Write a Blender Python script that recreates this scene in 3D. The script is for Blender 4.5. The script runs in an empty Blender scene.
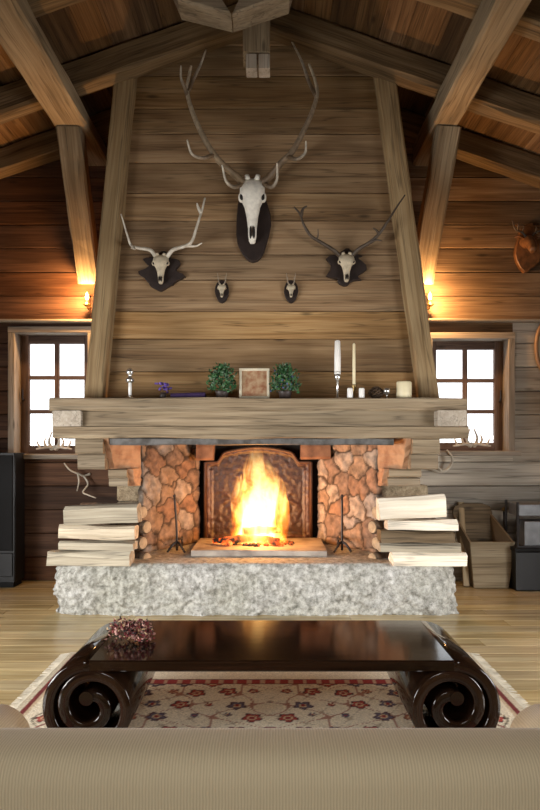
import bpy, bmesh, math, random
from mathutils import Vector, noise
PI = math.pi
rnd = random.Random(7)
C = bpy.context.scene.collection
F = 630.0; CX = 270.0; HZ = 445.0; H = 1.23
def at(x, y, d):
    s = F / d
    return Vector(((x - CX) / s, d, H + (HZ - y) / s))
def V(*a): return Vector(a)

# ------------------------------------------------------------------ objects
def tag(o, label=None, cat=None, group=None, kind=None):
    if label: o['label'] = label
    if cat: o['category'] = cat
    if group: o['group'] = group
    if kind: o['kind'] = kind
    return o
def thing(name, label, cat, loc, group=None):
    o = bpy.data.objects.new(name, None); C.objects.link(o)
    o.location = loc; o.empty_display_size = .1
    return tag(o, label, cat, group)
def newbm():
    bm = bmesh.new()
    bm.verts.layers.float_vector.new('gr')
    return bm
def wloc(o):
    v = Vector(o.location)
    return v + wloc(o.parent) if o.parent else v
def obj(name, bm, m, parent=None, smooth=False, pivot='base', center=False):
    bmesh.ops.recalc_face_normals(bm, faces=bm.faces)
    vs = [v.co for v in bm.verts]
    lo = [min(v[i] for v in vs) for i in range(3)]; hi = [max(v[i] for v in vs) for i in range(3)]
    c = Vector(((lo[0]+hi[0])/2, (lo[1]+hi[1])/2, lo[2]))
    if pivot != 'base': c = Vector(pivot)
    bmesh.ops.translate(bm, verts=bm.verts, vec=-c)
    me = bpy.data.meshes.new(name); bm.to_mesh(me); bm.free()
    if smooth:
        for p in me.polygons: p.use_smooth = True
    for mm in (m if isinstance(m, (list, tuple)) else [m]): me.materials.append(mm)
    o = bpy.data.objects.new(name, me); C.objects.link(o)
    if parent: o.parent = parent; o.location = c - wloc(parent)
    else: o.location = c
    return o
def struct(name, bm, m, parent=None, **k):
    o = obj(name, bm, m, parent, **k)
    if not parent: o['kind'] = 'structure'
    return o

# ------------------------------------------------------------------ shapes
def box(bm, x0, x1, y0, y1, z0, z1, bev=0.0, axis=0):
    a = [V((x0+x1)/2, (y0+y1)/2, (z0+z1)/2)]*2
    p0 = a[0].copy(); p1 = a[0].copy()
    if axis == 0: p0.x = x0; p1.x = x1; w, h, up = y1-y0, z1-z0, V(0,0,1)
    elif axis == 1: p0.y = y0; p1.y = y1; w, h, up = x1-x0, z1-z0, V(0,0,1)
    else: p0.z = z0; p1.z = z1; w, h, up = x1-x0, y1-y0, V(0,1,0)
    beam(bm, p0, p1, w, h, up, 1, 0, bev)
def beam(bm, p0, p1, w, h, up=V(0,0,1), seg=1, jit=0.0, bev=0.0, prof=None, endjit=0.0):
    """timber from p0 to p1; w = width sideways, h = height along up; chamfered; carries its grain coordinates"""
    gr = bm.verts.layers.float_vector['gr']
    p0 = Vector(p0); p1 = Vector(p1)
    t = (p1-p0); L = t.length; t.normalize()
    side = t.cross(up).normalized(); u = side.cross(t).normalized()
    if prof is None:
        a, b = w/2, h/2
        if bev > 0:
            c = bev
            prof = [(-a, -b+c), (-a+c, -b), (a-c, -b), (a, -b+c), (a, b-c), (a-c, b), (-a+c, b), (-a, b-c)]
        else: prof = [(-a, -b), (a, -b), (a, b), (-a, b)]
    off = V(rnd.uniform(0, 50), rnd.uniform(0, 50), rnd.uniform(0, 50))
    sd = rnd.uniform(0, 100)
    rings = []
    for i in range(seg+1):
        f = i/seg
        r = []
        for k, (x, z) in enumerate(prof):
            j1 = noise.noise(V(f*L*3+sd, k*1.7, 0))*jit; j2 = noise.noise(V(f*L*3+sd, k*1.7, 9))*jit
            e = 0
            if endjit and i in (0, seg): e = rnd.uniform(-endjit, endjit)
            v = bm.verts.new(p0 + t*(f*L+e) + side*(x+j1) + u*(z+j2))
            v[gr] = V(f*L, x, z) + off
            r.append(v)
        rings.append(r)
    n = len(prof)
    for i in range(seg):
        for k in range(n):
            bm.faces.new((rings[i][k], rings[i][(k+1) % n], rings[i+1][(k+1) % n], rings[i+1][k]))
    bm.faces.new(rings[0][::-1]); bm.faces.new(rings[-1])
def spline(pts, n=6):
    pts = [Vector(p) for p in pts]
    if len(pts) < 3: return [pts[0].lerp(pts[1], i/n) for i in range(n+1)]
    P = [2*pts[0]-pts[1]] + pts + [2*pts[-1]-pts[-2]]
    out = []
    for i in range(1, len(P)-2):
        a, b, c, d = P[i-1:i+3]
        for k in range(n):
            t = k/n
            out.append(.5*((2*b)+(c-a)*t+(2*a-5*b+4*c-d)*t*t+(3*b-a-3*c+d)*t**3))
    out.append(pts[-1]); return out
def tube(bm, pts, r0, r1=None, sides=8, n=6, rad=None, smooth=True, squash=1.0, cols=None):
    cl = bm.verts.layers.float_color.get('col') or (bm.verts.layers.float_color.new('col') if cols else None)
    pts = spline(pts, n) if n else [Vector(p) for p in pts]
    if r1 is None: r1 = r0
    N = len(pts); rings = []
    ref = V(.13, .97, .21)
    for i, p in enumerate(pts):
        t = (pts[min(i+1, N-1)]-pts[max(i-1, 0)]).normalized()
        a = t.cross(ref).normalized(); b = t.cross(a).normalized()
        f = i/(N-1)
        r = rad(f) if rad else r0+(r1-r0)*f
        rings.append([bm.verts.new(p+a*math.cos(2*PI*k/sides)*r*squash+b*math.sin(2*PI*k/sides)*r) for k in range(sides)])
    if cols:
        for i, rg in enumerate(rings):
            f = i/(N-1); f = f*f
            for v in rg: v[cl] = (*[cols[0][q]+(cols[1][q]-cols[0][q])*f for q in range(3)], 1)
    for i in range(N-1):
        for k in range(sides):
            bm.faces.new((rings[i][k], rings[i][(k+1) % sides], rings[i+1][(k+1) % sides], rings[i+1][k]))
    bm.faces.new(rings[0][::-1]); bm.faces.new(rings[-1])
def lathe(bm, cx, cy, z0, prof, sides=20, sx=1, sy=1):
    rings = []
    for (r, z) in prof:
        rings.append([bm.verts.new((cx+max(r, 1e-4)*sx*math.cos(2*PI*k/sides), cy+max(r, 1e-4)*sy*math.sin(2*PI*k/sides), z0+z)) for k in range(sides)])
    for i in range(len(rings)-1):
        for k in range(sides):
            bm.faces.new((rings[i][k], rings[i][(k+1) % sides], rings[i+1][(k+1) % sides], rings[i+1][k]))
    bm.faces.new(rings[0][::-1]); bm.faces.new(rings[-1])
def prism(bm, pts, y0, y1, bev=0.0):
    """outline in x,z extruded from y0 to y1"""
    gr = bm.verts.layers.float_vector['gr']
    off = V(rnd.uniform(0, 50), rnd.uniform(0, 50), rnd.uniform(0, 50))
    cx = sum(p[0] for p in pts)/len(pts); cz = sum(p[1] for p in pts)/len(pts)
    rows = []
    ys = [(y0, bev), (y0+bev, 0), (y1, 0)] if bev else [(y0, 0), (y1, 0)]
    for (y, ins) in ys:
        r = []
        for x, z in pts:
            d = V(cx-x, 0, cz-z); d = d.normalized()*ins if ins else V(0, 0, 0)
            v = bm.verts.new((x+d.x, y, z+d.z)); v[gr] = V(x, y, z)+off; r.append(v)
        rows.append(r)
    n = len(pts)
    for i in range(len(rows)-1):
        for k in range(n):
            bm.faces.new((rows[i][k], rows[i][(k+1) % n], rows[i+1][(k+1) % n], rows[i+1][k]))
    bm.faces.new(rows[0][::-1]); bm.faces.new(rows[-1])
def blob(bm, c, rx, ry, rz, sub=2, nz=0.0, ns=8.0):
    r = bmesh.ops.create_icosphere(bm, subdivisions=sub, radius=1)
    sd = V(rnd.uniform(0, 50), 0, 0)
    for v in r['verts']:
        k = 1+nz*noise.noise(v.co*ns*.3+sd)
        v.co = Vector((v.co.x*rx*k, v.co.y*ry*k, v.co.z*rz*k))+Vector(c)

# ------------------------------------------------------------------ materials
def mat(name):
    m = bpy.data.materials.new(name); m.use_nodes = True
    nt = m.node_tree; b = nt.nodes['Principled BSDF']
    return m, nt, b
def N(nt, t, **k):
    n = nt.nodes.new(t)
    for a, v in k.items(): setattr(n, a, v)
    return n
def ramp(nt, stops):
    r = N(nt, 'ShaderNodeValToRGB'); e = r.color_ramp.elements
    while len(e) < len(stops): e.new(.5)
    for i, (p, c) in enumerate(stops):
        e[i].position = p; e[i].color = (*c, 1) if len(c) == 3 else c
    return r
def wood(name, dark, mid, light, rough=.75, bump=.35, var=.45, gs=1.0, hue=None, spec=.3, crack=.45):
    m, nt, b = mat(name); L = nt.links.new
    a = N(nt, 'ShaderNodeAttribute', attribute_name='gr')
    geo = N(nt, 'ShaderNodeNewGeometry')
    def mp(sx, sy, sz):
        q = N(nt, 'ShaderNodeMapping'); q.inputs['Scale'].default_value = (sx*gs, sy*gs, sz*gs)
        L(a.outputs['Vector'], q.inputs['Vector']); return q
    n1 = N(nt, 'ShaderNodeTexNoise'); n1.inputs['Scale'].default_value = 1; n1.inputs['Detail'].default_value = 4; n1.inputs['Distortion'].default_value = .5
    L(mp(.9, 17, 17).outputs[0], n1.inputs['Vector'])
    n2 = N(nt, 'ShaderNodeTexNoise'); n2.inputs['Scale'].default_value = 1; n2.inputs['Detail'].default_value = 5; n2.inputs['Distortion'].default_value = .3
    L(mp(2.6, 80, 80).outputs[0], n2.inputs['Vector'])
    n3 = N(nt, 'ShaderNodeTexNoise'); n3.inputs['Scale'].default_value = 1; n3.inputs['Detail'].default_value = 2
    L(mp(1.1, 2.2, 2.2).outputs[0], n3.inputs['Vector'])
    # knots
    vo = N(nt, 'ShaderNodeTexVoronoi'); vo.inputs['Scale'].default_value = 1; L(mp(1.5, 5, 5).outputs[0], vo.inputs['Vector'])
    kr = ramp(nt, [(0.03, (.25,)*3), (.10, (1,)*3)]); L(vo.outputs['Distance'], kr.inputs[0])
    ad = N(nt, 'ShaderNodeMath', operation='MULTIPLY_ADD'); L(n2.outputs[0], ad.inputs[0]); ad.inputs[1].default_value = .45; 
    s1 = N(nt, 'ShaderNodeMath', operation='MULTIPLY'); L(n1.outputs[0], s1.inputs[0]); s1.inputs[1].default_value = .75
    L(s1.outputs[0], ad.inputs[2])
    r = ramp(nt, [(.30, dark), (.55, mid), (.82, light)]); L(ad.outputs[0], r.inputs[0])
    mx = N(nt, 'ShaderNodeMix', data_type='RGBA', blend_type='MULTIPLY'); mx.inputs[0].default_value = .8
    L(r.outputs[0], mx.inputs[6]); L(kr.outputs[0], mx.inputs[7])
    # fine drying cracks along the grain
    n4 = N(nt, 'ShaderNodeTexNoise'); n4.inputs['Scale'].default_value = 1; n4.inputs['Detail'].default_value = 2; n4.inputs['Distortion'].default_value = .25
    L(mp(.75, 24, 24).outputs[0], n4.inputs['Vector'])
    ab = N(nt, 'ShaderNodeMath', operation='SUBTRACT'); L(n4.outputs[0], ab.inputs[0]); ab.inputs[1].default_value = .56
    ab2 = N(nt, 'ShaderNodeMath', operation='ABSOLUTE'); L(ab.outputs[0], ab2.inputs[0])
    ckr = ramp(nt, [(0, (1-crack,)*3), (.028, (1,)*3)]); L(ab2.outputs[0], ckr.inputs[0])
    mc = N(nt, 'ShaderNodeMix', data_type='RGBA', blend_type='MULTIPLY'); mc.inputs[0].default_value = 1
    L(mx.outputs[2], mc.inputs[6]); L(ckr.outputs[0], mc.inputs[7]); mx = mc
    # per board tone
    mr = N(nt, 'ShaderNodeMapRange'); L(geo.outputs['Random Per Island'], mr.inputs[0]); mr.inputs[3].default_value = 1-var; mr.inputs[4].default_value = 1+var*.6
    mr2 = N(nt, 'ShaderNodeMapRange'); L(n3.outputs[0], mr2.inputs[0]); mr2.inputs[1].default_value = .3; mr2.inputs[2].default_value = .7; mr2.inputs[3].default_value = .72; mr2.inputs[4].default_value = 1.25
    pm = N(nt, 'ShaderNodeMath', operation='MULTIPLY'); L(mr.outputs[0], pm.inputs[0]); L(mr2.outputs[0], pm.inputs[1])
    hs = N(nt, 'ShaderNodeHueSaturation'); L(mx.outputs[2], hs.inputs['Color']); L(pm.outputs[0], hs.inputs['Value'])
    rs = N(nt, 'ShaderNodeMath', operation='MULTIPLY'); L(geo.outputs['Random Per Island'], rs.inputs[0]); rs.inputs[1].default_value = 7.31
    fr = N(nt, 'ShaderNodeMath', operation='FRACT'); L(rs.outputs[0], fr.inputs[0])
    ms = N(nt, 'ShaderNodeMapRange'); L(fr.outputs[0], ms.inputs[0]); ms.inputs[3].default_value = .88; ms.inputs[4].default_value = 1.06
    L(ms.outputs[0], hs.inputs['Saturation'])
    L(hs.outputs[0], b.inputs['Base Color'])
    b.inputs['Roughness'].default_value = rough; b.inputs['Specular IOR Level'].default_value = spec
    bp = N(nt, 'ShaderNodeBump'); bp.inputs['Strength'].default_value = bump; bp.inputs['Distance'].default_value = .01
    L(ad.outputs[0], bp.inputs['Height']); L(bp.outputs[0], b.inputs['Normal'])
    return m
def plain(name, col, rough=.6, metal=0, nscale=0, namt=.3, bump=0, spec=.5, coat=0, col2=None, trans=0):
    m, nt, b = mat(name); L = nt.links.new
    b.inputs['Roughness'].default_value = rough; b.inputs['Metallic'].default_value = metal
    b.inputs['Specular IOR Level'].default_value = spec; b.inputs['Coat Weight'].default_value = coat
    b.inputs['Transmission Weight'].default_value = trans
    tc = N(nt, 'ShaderNodeTexCoord'); n = N(nt, 'ShaderNodeTexNoise'); n.inputs['Scale'].default_value = nscale or 12; n.inputs['Detail'].default_value = 5
    L(tc.outputs['Object'], n.inputs['Vector'])
    c2 = col2 or tuple(c*(1-namt) for c in col)
    r = ramp(nt, [(.35, c2), (.62, col)]); L(n.outputs[0], r.inputs[0]); L(r.outputs[0], b.inputs['Base Color'])
    if bump:
        bp = N(nt, 'ShaderNodeBump'); bp.inputs['Strength'].default_value = bump; bp.inputs['Distance'].default_value = .01
        L(n.outputs[0], bp.inputs['Height']); L(bp.outputs[0], b.inputs['Normal'])
    return m
def vcol(name, rough=.8, bump=.3, ns=40, spec=.3, amt=.35):
    m, nt, b = mat(name); L = nt.links.new
    a = N(nt, 'ShaderNodeAttribute', attribute_name='col')
    tc = N(nt, 'ShaderNodeTexCoord'); n = N(nt, 'ShaderNodeTexNoise'); n.inputs['Scale'].default_value = ns; n.inputs['Detail'].default_value = 6
    L(tc.outputs['Object'], n.inputs['Vector'])
    mr = N(nt, 'ShaderNodeMapRange'); L(n.outputs[0], mr.inputs[0]); mr.inputs[1].default_value = .3; mr.inputs[2].default_value = .7; mr.inputs[3].default_value = 1-amt; mr.inputs[4].default_value = 1+amt
    hs = N(nt, 'ShaderNodeHueSaturation'); L(a.outputs['Color'], hs.inputs['Color']); L(mr.outputs[0], hs.inputs['Value'])
    L(hs.outputs[0], b.inputs['Base Color']); b.inputs['Roughness'].default_value = rough; b.inputs['Specular IOR Level'].default_value = spec
    bp = N(nt, 'ShaderNodeBump'); bp.inputs['Strength'].default_value = bump; bp.inputs['Distance'].default_value = .01
    L(n.outputs[0], bp.inputs['Height']); L(bp.outputs[0], b.inputs['Normal'])
    return m
def emit(name, col, s):
    m, nt, b = mat(name)
    b.inputs['Emission Color'].default_value = (*col, 1); b.inputs['Emission Strength'].default_value = s
    b.inputs['Base Color'].default_value = (*col, 1)
    return m

M = {}
M['board'] = wood('hood_boards', (.105, .053, .020), (.262, .152, .066), (.40, .262, .132), var=.30, bump=.2)
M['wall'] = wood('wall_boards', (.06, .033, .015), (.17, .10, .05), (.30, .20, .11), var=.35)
M['wall_dark'] = wood('wall_dark_boards', (.03, .013, .006), (.095, .042, .020), (.18, .085, .042), var=.35)  # left half of the back wall: its shade is put into the colour
M['wall_grey'] = wood('wall_grey_boards', (.24, .195, .15), (.47, .415, .34), (.64, .585, .49), var=.25)  # lower right of the same wall: daylight put in as a paler colour
M['roof'] = wood('roof_boards', (.04, .018, .007), (.13, .068, .026), (.23, .135, .06), var=.5)
M['rafter'] = wood('rafter_oak', (.05, .032, .016), (.15, .098, .05), (.28, .20, .115), var=.15)
M['grey'] = wood('weathered_oak', (.11, .078, .045), (.25, .19, .12), (.40, .325, .22), var=.15, bump=.6)
M['mantel'] = wood('mantel_oak', (.11, .075, .044), (.235, .178, .115), (.36, .29, .20), var=.10, bump=.6)
M['block'] = wood('pale_tenon', (.28, .23, .18), (.42, .36, .29), (.55, .49, .41), var=.1)
M['post'] = wood('post_oak', (.135, .08, .036), (.285, .195, .102), (.43, .32, .185), var=.12, bump=.5)
M['log'] = wood('split_log', (.32, .25, .17), (.54, .45, .33), (.72, .63, .49), var=.22, bump=.9, rough=.9)
M['floor'] = wood('floor_oak', (.27, .175, .07), (.49, .365, .175), (.68, .55, .30), rough=.25, bump=.08, var=.12, crack=.15, spec=.5)
M['frame'] = wood('window_wood', (.07, .045, .035), (.15, .10, .08), (.26, .19, .15), var=.1)
M['casing'] = wood('window_casing', (.20, .17, .13), (.36, .31, .25), (.52, .47, .40), var=.1)
M['binwood'] = wood('bin_wood', (.14, .10, .055), (.30, .23, .14), (.44, .36, .24), var=.1)
M['bindark'] = wood('bin_dark', (.06, .04, .022), (.15, .105, .06), (.26, .19, .12), var=.1)
M['lacquer'] = wood('dark_lacquer', (.004, .002, .0015), (.010, .005, .003), (.024, .011, .006), rough=.10, bump=.02, var=.1, spec=.4)
M['plaque'] = plain('dark_plaque', (.026, .015, .012), .55, nscale=20, bump=.3)
M['bone'] = plain('bone', (.92, .88, .78), .6, nscale=25, namt=.22, bump=.25)
M['bone_aged'] = plain('aged_bone', (.62, .53, .38), .65, nscale=25, namt=.35, bump=.25)
M['hollow'] = plain('hollow', (.02, .015, .012), .9)
M['antler'] = plain('antler', (.50, .42, .31), .55, nscale=9, col2=(.17, .12, .075), bump=.4)
M['antler_pale'] = plain('pale_antler', (.72, .67, .57), .55, nscale=14, col2=(.45, .40, .32), bump=.4)
M['antler_dark'] = plain('dark_antler', (.085, .06, .04), .55, nscale=14, bump=.4)
M['soot'] = plain('soot', (.018, .013, .010), .95)  # dull near-black for the firebox back and the wall backing
M['iron'] = plain('wrought_iron', (.06, .055, .055), .45, metal=.7, nscale=20)
M['lintel'] = plain('iron_lintel', (.13, .125, .12), .6, metal=.2, nscale=14, col2=(.05, .045, .04), bump=.5)
M['slabstone'] = plain('hearth_tile', (.42, .36, .30), .7, nscale=7, col2=(.22, .18, .15), bump=.5)
M['char'] = plain('charred', (.03, .02, .016), .95, nscale=25, bump=.8)
M['bark'] = plain('bark', (.16, .105, .065), .9, nscale=22, col2=(.06, .035, .022), bump=.9)
M['logend'] = plain('cut_end', (.52, .40, .26), .85, nscale=18, namt=.4, bump=.3)
M['black'] = plain('black_paint', (.006, .006, .007), .5, nscale=5)
M['blackmat'] = plain('black_cloth', (.005, .005, .006), .8, nscale=40)
M['greymetal'] = plain('grey_metal', (.20, .205, .215), .45, metal=.3, nscale=10)
M['silver'] = plain('silver', (.75, .74, .72), .22, metal=.9, nscale=10, namt=.1)
M['white_wax'] = plain('white_wax', (.92, .90, .86), .5, nscale=10, namt=.04)
M['cream_wax'] = plain('cream_wax', (.80, .70, .46), .5, nscale=10, namt=.06)
M['wick'] = plain('wick', (.03, .03, .03), .9)
M['brass'] = plain('aged_brass', (.40, .28, .12), .35, metal=.9)
M['purple'] = plain('purple', (.13, .07, .35), .7, nscale=40, namt=.5)
M['purple_cloth'] = plain('purple_cloth', (.045, .02, .085), .85, nscale=20)
M['leaf'] = plain('leaf', (.05, .16, .05), .5, nscale=30, col2=(.016, .06, .022))
M['leaf_pale'] = plain('pale_leaf', (.22, .30, .20), .5, nscale=30)
M['bud'] = plain('blue_bud', (.06, .09, .22), .5, nscale=30)
M['pot'] = plain('dark_pot', (.05, .035, .03), .5, nscale=20)
M['art'] = plain('print', (.42, .28, .16), .6, nscale=22, col2=(.26, .09, .035))
M['mount'] = plain('cream_frame', (.72, .64, .48), .6, nscale=20, namt=.15)
M['brown'] = plain('carved_brown', (.20, .085, .03), .5, nscale=18, namt=.6, bump=.5)
M['oval'] = plain('oval_frame', (.35, .20, .10), .4, nscale=10)
M['petal_red'] = plain('petal_red', (.20, .03, .035), .8, nscale=60)
M['petal_pink'] = plain('petal_pink', (.52, .28, .24), .8, nscale=60, namt=.4)
M['petal_cream'] = plain('petal_cream', (.62, .42, .24), .8, nscale=60, namt=.4)
M['masonry'] = vcol('masonry', .85, .6, 16, amt=.5)
M['fireback'] = vcol('fireback_iron', .5, .5, 40, spec=.6)
M['corbelstone'] = plain('corbel_stone', (.50, .30, .17), .9, nscale=9, col2=(.30, .15, .08), bump=.8)
M['stag_antler'] = vcol('stag_antler', .5, .4, 30, spec=.4, amt=.3)
# rough hewn granite
m, nt, b = mat('granite'); L = nt.links.new
tc = N(nt, 'ShaderNodeTexCoord')
n1 = N(nt, 'ShaderNodeTexNoise'); n1.inputs['Scale'].default_value = 22; n1.inputs['Detail'].default_value = 8; n1.inputs['Roughness'].default_value = .75
n2 = N(nt, 'ShaderNodeTexNoise'); n2.inputs['Scale'].default_value = 3.0; n2.inputs['Detail'].default_value = 3
L(tc.outputs['Object'], n1.inputs['Vector']); L(tc.outputs['Object'], n2.inputs['Vector'])
r1 = ramp(nt, [(.33, (.15, .145, .125)), (.47, (.39, .38, .35)), (.63, (.70, .69, .66))]); L(n1.outputs[0], r1.inputs[0])
r2 = ramp(nt, [(.35, (.82, .82, .76)), (.65, (1, 1, 1))]); L(n2.outputs[0], r2.inputs[0])
mx = N(nt, 'ShaderNodeMix', data_type='RGBA', blend_type='MULTIPLY'); mx.inputs[0].default_value = 1
L(r1.outputs[0], mx.inputs[6]); L(r2.outputs[0], mx.inputs[7]); L(mx.outputs[2], b.inputs['Base Color'])
bp = N(nt, 'ShaderNodeBump'); bp.inputs['Strength'].default_value = .8; bp.inputs['Distance'].default_value = .02
L(n1.outputs[0], bp.inputs['Height']); L(bp.outputs[0], b.inputs['Normal']); b.inputs['Roughness'].default_value = .85
M['granite'] = m
# ribbed sofa cloth
m, nt, b = mat('ribbed_cloth'); L = nt.links.new
tc = N(nt, 'ShaderNodeTexCoord'); w = N(nt, 'ShaderNodeTexWave', wave_type='BANDS', bands_direction='X'); w.inputs['Scale'].default_value = 62; w.inputs['Distortion'].default_value = 1.2; w.inputs['Detail'].default_value = 3
L(tc.outputs['Object'], w.inputs['Vector'])
r1 = ramp(nt, [(.1, (.70, .57, .36)), (.8, (.82, .69, .46))]); L(w.outputs[0], r1.inputs[0]); L(r1.outputs[0], b.inputs['Base Color'])
bp = N(nt, 'ShaderNodeBump'); bp.inputs['Strength'].default_value = .2; bp.inputs['Distance'].default_value = .003
L(w.outputs[0], bp.inputs['Height']); L(bp.outputs[0], b.inputs['Normal']); b.inputs['Roughness'].default_value = .9
b.inputs['Sheen Weight'].default_value = .3
M['cloth'] = m
# window glass
m, nt, b = mat('window_glass'); L = nt.links.new
g = N(nt, 'ShaderNodeBsdfGlossy'); g.inputs['Roughness'].default_value = .03
t = N(nt, 'ShaderNodeBsdfTransparent'); ms = N(nt, 'ShaderNodeMixShader'); ms.inputs[0].default_value = .06
L(t.outputs[0], ms.inputs[1]); L(g.outputs[0], ms.inputs[2]); L(ms.outputs[0], nt.nodes['Material Output'].inputs[0])
M['glass'] = m
M['rug'] = vcol('rug_pile', 1.0, .4, 120, spec=.05, amt=.2)

# ------------------------------------------------------------------ the room
CXR = -0.11; SL = .35; ZR = 4.428          # ridge centre, slope, underside of the rafters at the ridge
WY = 5.70; XL, XR = -3.5, 3.4; YB = -2.2
def under(x): return ZR - SL*abs(x-CXR)
ZTOP = .22
bm = newbm()
y = YB
while y < WY+.2:
    x = XL + rnd.uniform(-1.5, 0)
    while x < XR:
        x2 = x + rnd.uniform(1.4, 2.6)
        beam(bm, (max(x, XL), y+.07, -.01), (min(x2, XR), y+.07, -.01), .138, .02, bev=.001)
        x = x2 + .003
    y += .141
box(bm, XL, XR, YB, WY+.1, -.06, -.0205)
fl = struct('floor', bm, M['floor'])
# back wall, boards laid row by row around the two window openings
WINL = (at(10, 0, WY).x, at(93, 0, WY).x, at(0, 455, WY).z, at(0, 328, WY).z)
WINR = (at(427, 0, WY).x, at(513, 0, WY).x, at(0, 452, WY).z, at(0, 334, WY).z)
bmD, bmG, bmW = newbm(), newbm(), newbm()
def lay(a, c, za, zb_):
    parts = [(a, CXR), (CXR, c)] if a < CXR < c else [(a, c)]
    for a, c in parts:
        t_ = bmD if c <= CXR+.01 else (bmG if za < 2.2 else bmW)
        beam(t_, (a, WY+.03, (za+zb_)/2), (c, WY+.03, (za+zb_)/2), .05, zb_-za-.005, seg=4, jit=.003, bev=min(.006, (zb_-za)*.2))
z = 0.0
while z < 4.7:
    h = .215
    xa = max(XL, CXR-(ZR+ZTOP+.05-z-h*.5)/SL); xb = min(XR, CXR+(ZR+ZTOP+.05-z-h*.5)/SL)
    if xb > xa+.1:
        cur = xa
        for wn in (WINL, WINR):
            lo, hi = max(z, wn[2]), min(z+h, wn[3])
            if hi > lo:
                lay(cur, wn[0], z, z+h); cur = wn[1]
                if lo-z > .004: lay(wn[0], wn[1], z, lo)
                if z+h-hi > .004: lay(wn[0], wn[1], hi, z+h)
        lay(cur, xb, z, z+h)
    z += h
wb = newbm(); box(wb, XL, XR, WY+.075, WY+.10, 0, .9)
for (x0, x1, z0, z1) in ((XL, WINL[0], .9, 3.4), (WINL[1], WINR[0], .9, 4.7), (WINR[1], XR, .9, 3.5), (WINL[0], WINL[1], .9, WINL[2]), (WINR[0], WINR[1], .9, WINR[2]), (WINL[0], WINL[1], WINL[3], 3.9), (WINR[0], WINR[1], WINR[3], 3.9)):
    box(wb, x0, x1, WY+.075, WY+.10, z0, z1)
wall = struct('wall_back', wb, M['soot'])
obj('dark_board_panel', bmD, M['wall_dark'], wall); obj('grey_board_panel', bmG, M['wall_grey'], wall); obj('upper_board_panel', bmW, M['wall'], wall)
for nm, x, sg, ya, yb in (('wall_left', XL, 1, .7, 3.2), ('wall_right', XR, -1, 1.0, 2.8)):
    bm = newbm(); z = 0
    while z < 3.35:
        for y0_, y1_ in (((YB, ya), (yb, WY)) if .15 < z < 1.4 else ((YB, WY),)):
            beam(bm, (x-sg*.03, y0_, z+.107), (x-sg*.03, y1_, z+.107), .05, .21, seg=3, jit=.003, bev=.006)
        z += .215
    struct(nm, bm, M['wall_dark'] if sg > 0 else M['wall'])
bm = newbm(); z = 0
while z < 4.5:
    xa = max(XL, CXR-(ZR+ZTOP-z-.1)/SL); xb = min(XR, CXR+(ZR+ZTOP-z-.1)/SL)
    if xb > xa:
        for a, c in ((xa, xb),): beam(bm, (a, YB, z+.107), (c, YB, z+.107), .05, .21, bev=.006)
    z += .215
struct('wall_rear', bm, M['wall'])
# roof boarding along the room on both slopes
bm = newbm()
for sg in (-1, 1):
    q = 0.0
    while q < 3.75:
        w_ = rnd.uniform(.15, .21)
        x0 = CXR+sg*(q+w_/2)
        z0 = under(x0)+ZTOP
        nrm = V(sg*SL, 0, 1).normalized()
        beam(bm, (x0, YB, z0+.012), (x0, WY+.1, z0+.012), w_*1.055, .022, up=nrm, bev=.003)
        q += w_
for sg in (-1, 1):
    xe = XL-.3 if sg < 0 else XR+.3
    beam(bm, (CXR, YB, ZR+ZTOP+.06), (CXR, WY+.2, ZR+ZTOP+.06), .3, .03)
    za_, zb_ = under(CXR)+ZTOP+.05, under(xe)+ZTOP+.05
    beam(bm, (CXR, (YB+WY+.2)/2, za_), (xe, (YB+WY+.2)/2, zb_), WY+.2-YB, .03)
struct('ceiling', bm, M['roof'])
# trim above the windows
bm = newbm(); beam(bm, (XL, WY-.03, at(0, 321, WY).z), (-1.40, WY-.03, at(0, 322, WY).z), .07, .028, seg=6, jit=.004, bev=.008)
struct('trim_1', bm, M['casing'])
bm = newbm(); beam(bm, (1.26, WY-.03, at(0, 321, WY).z), (XR, WY-.03, at(0, 322, WY).z), .07, .028, seg=6, jit=.004, bev=.008)
struct('trim_2', bm, M['casing'])
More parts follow.
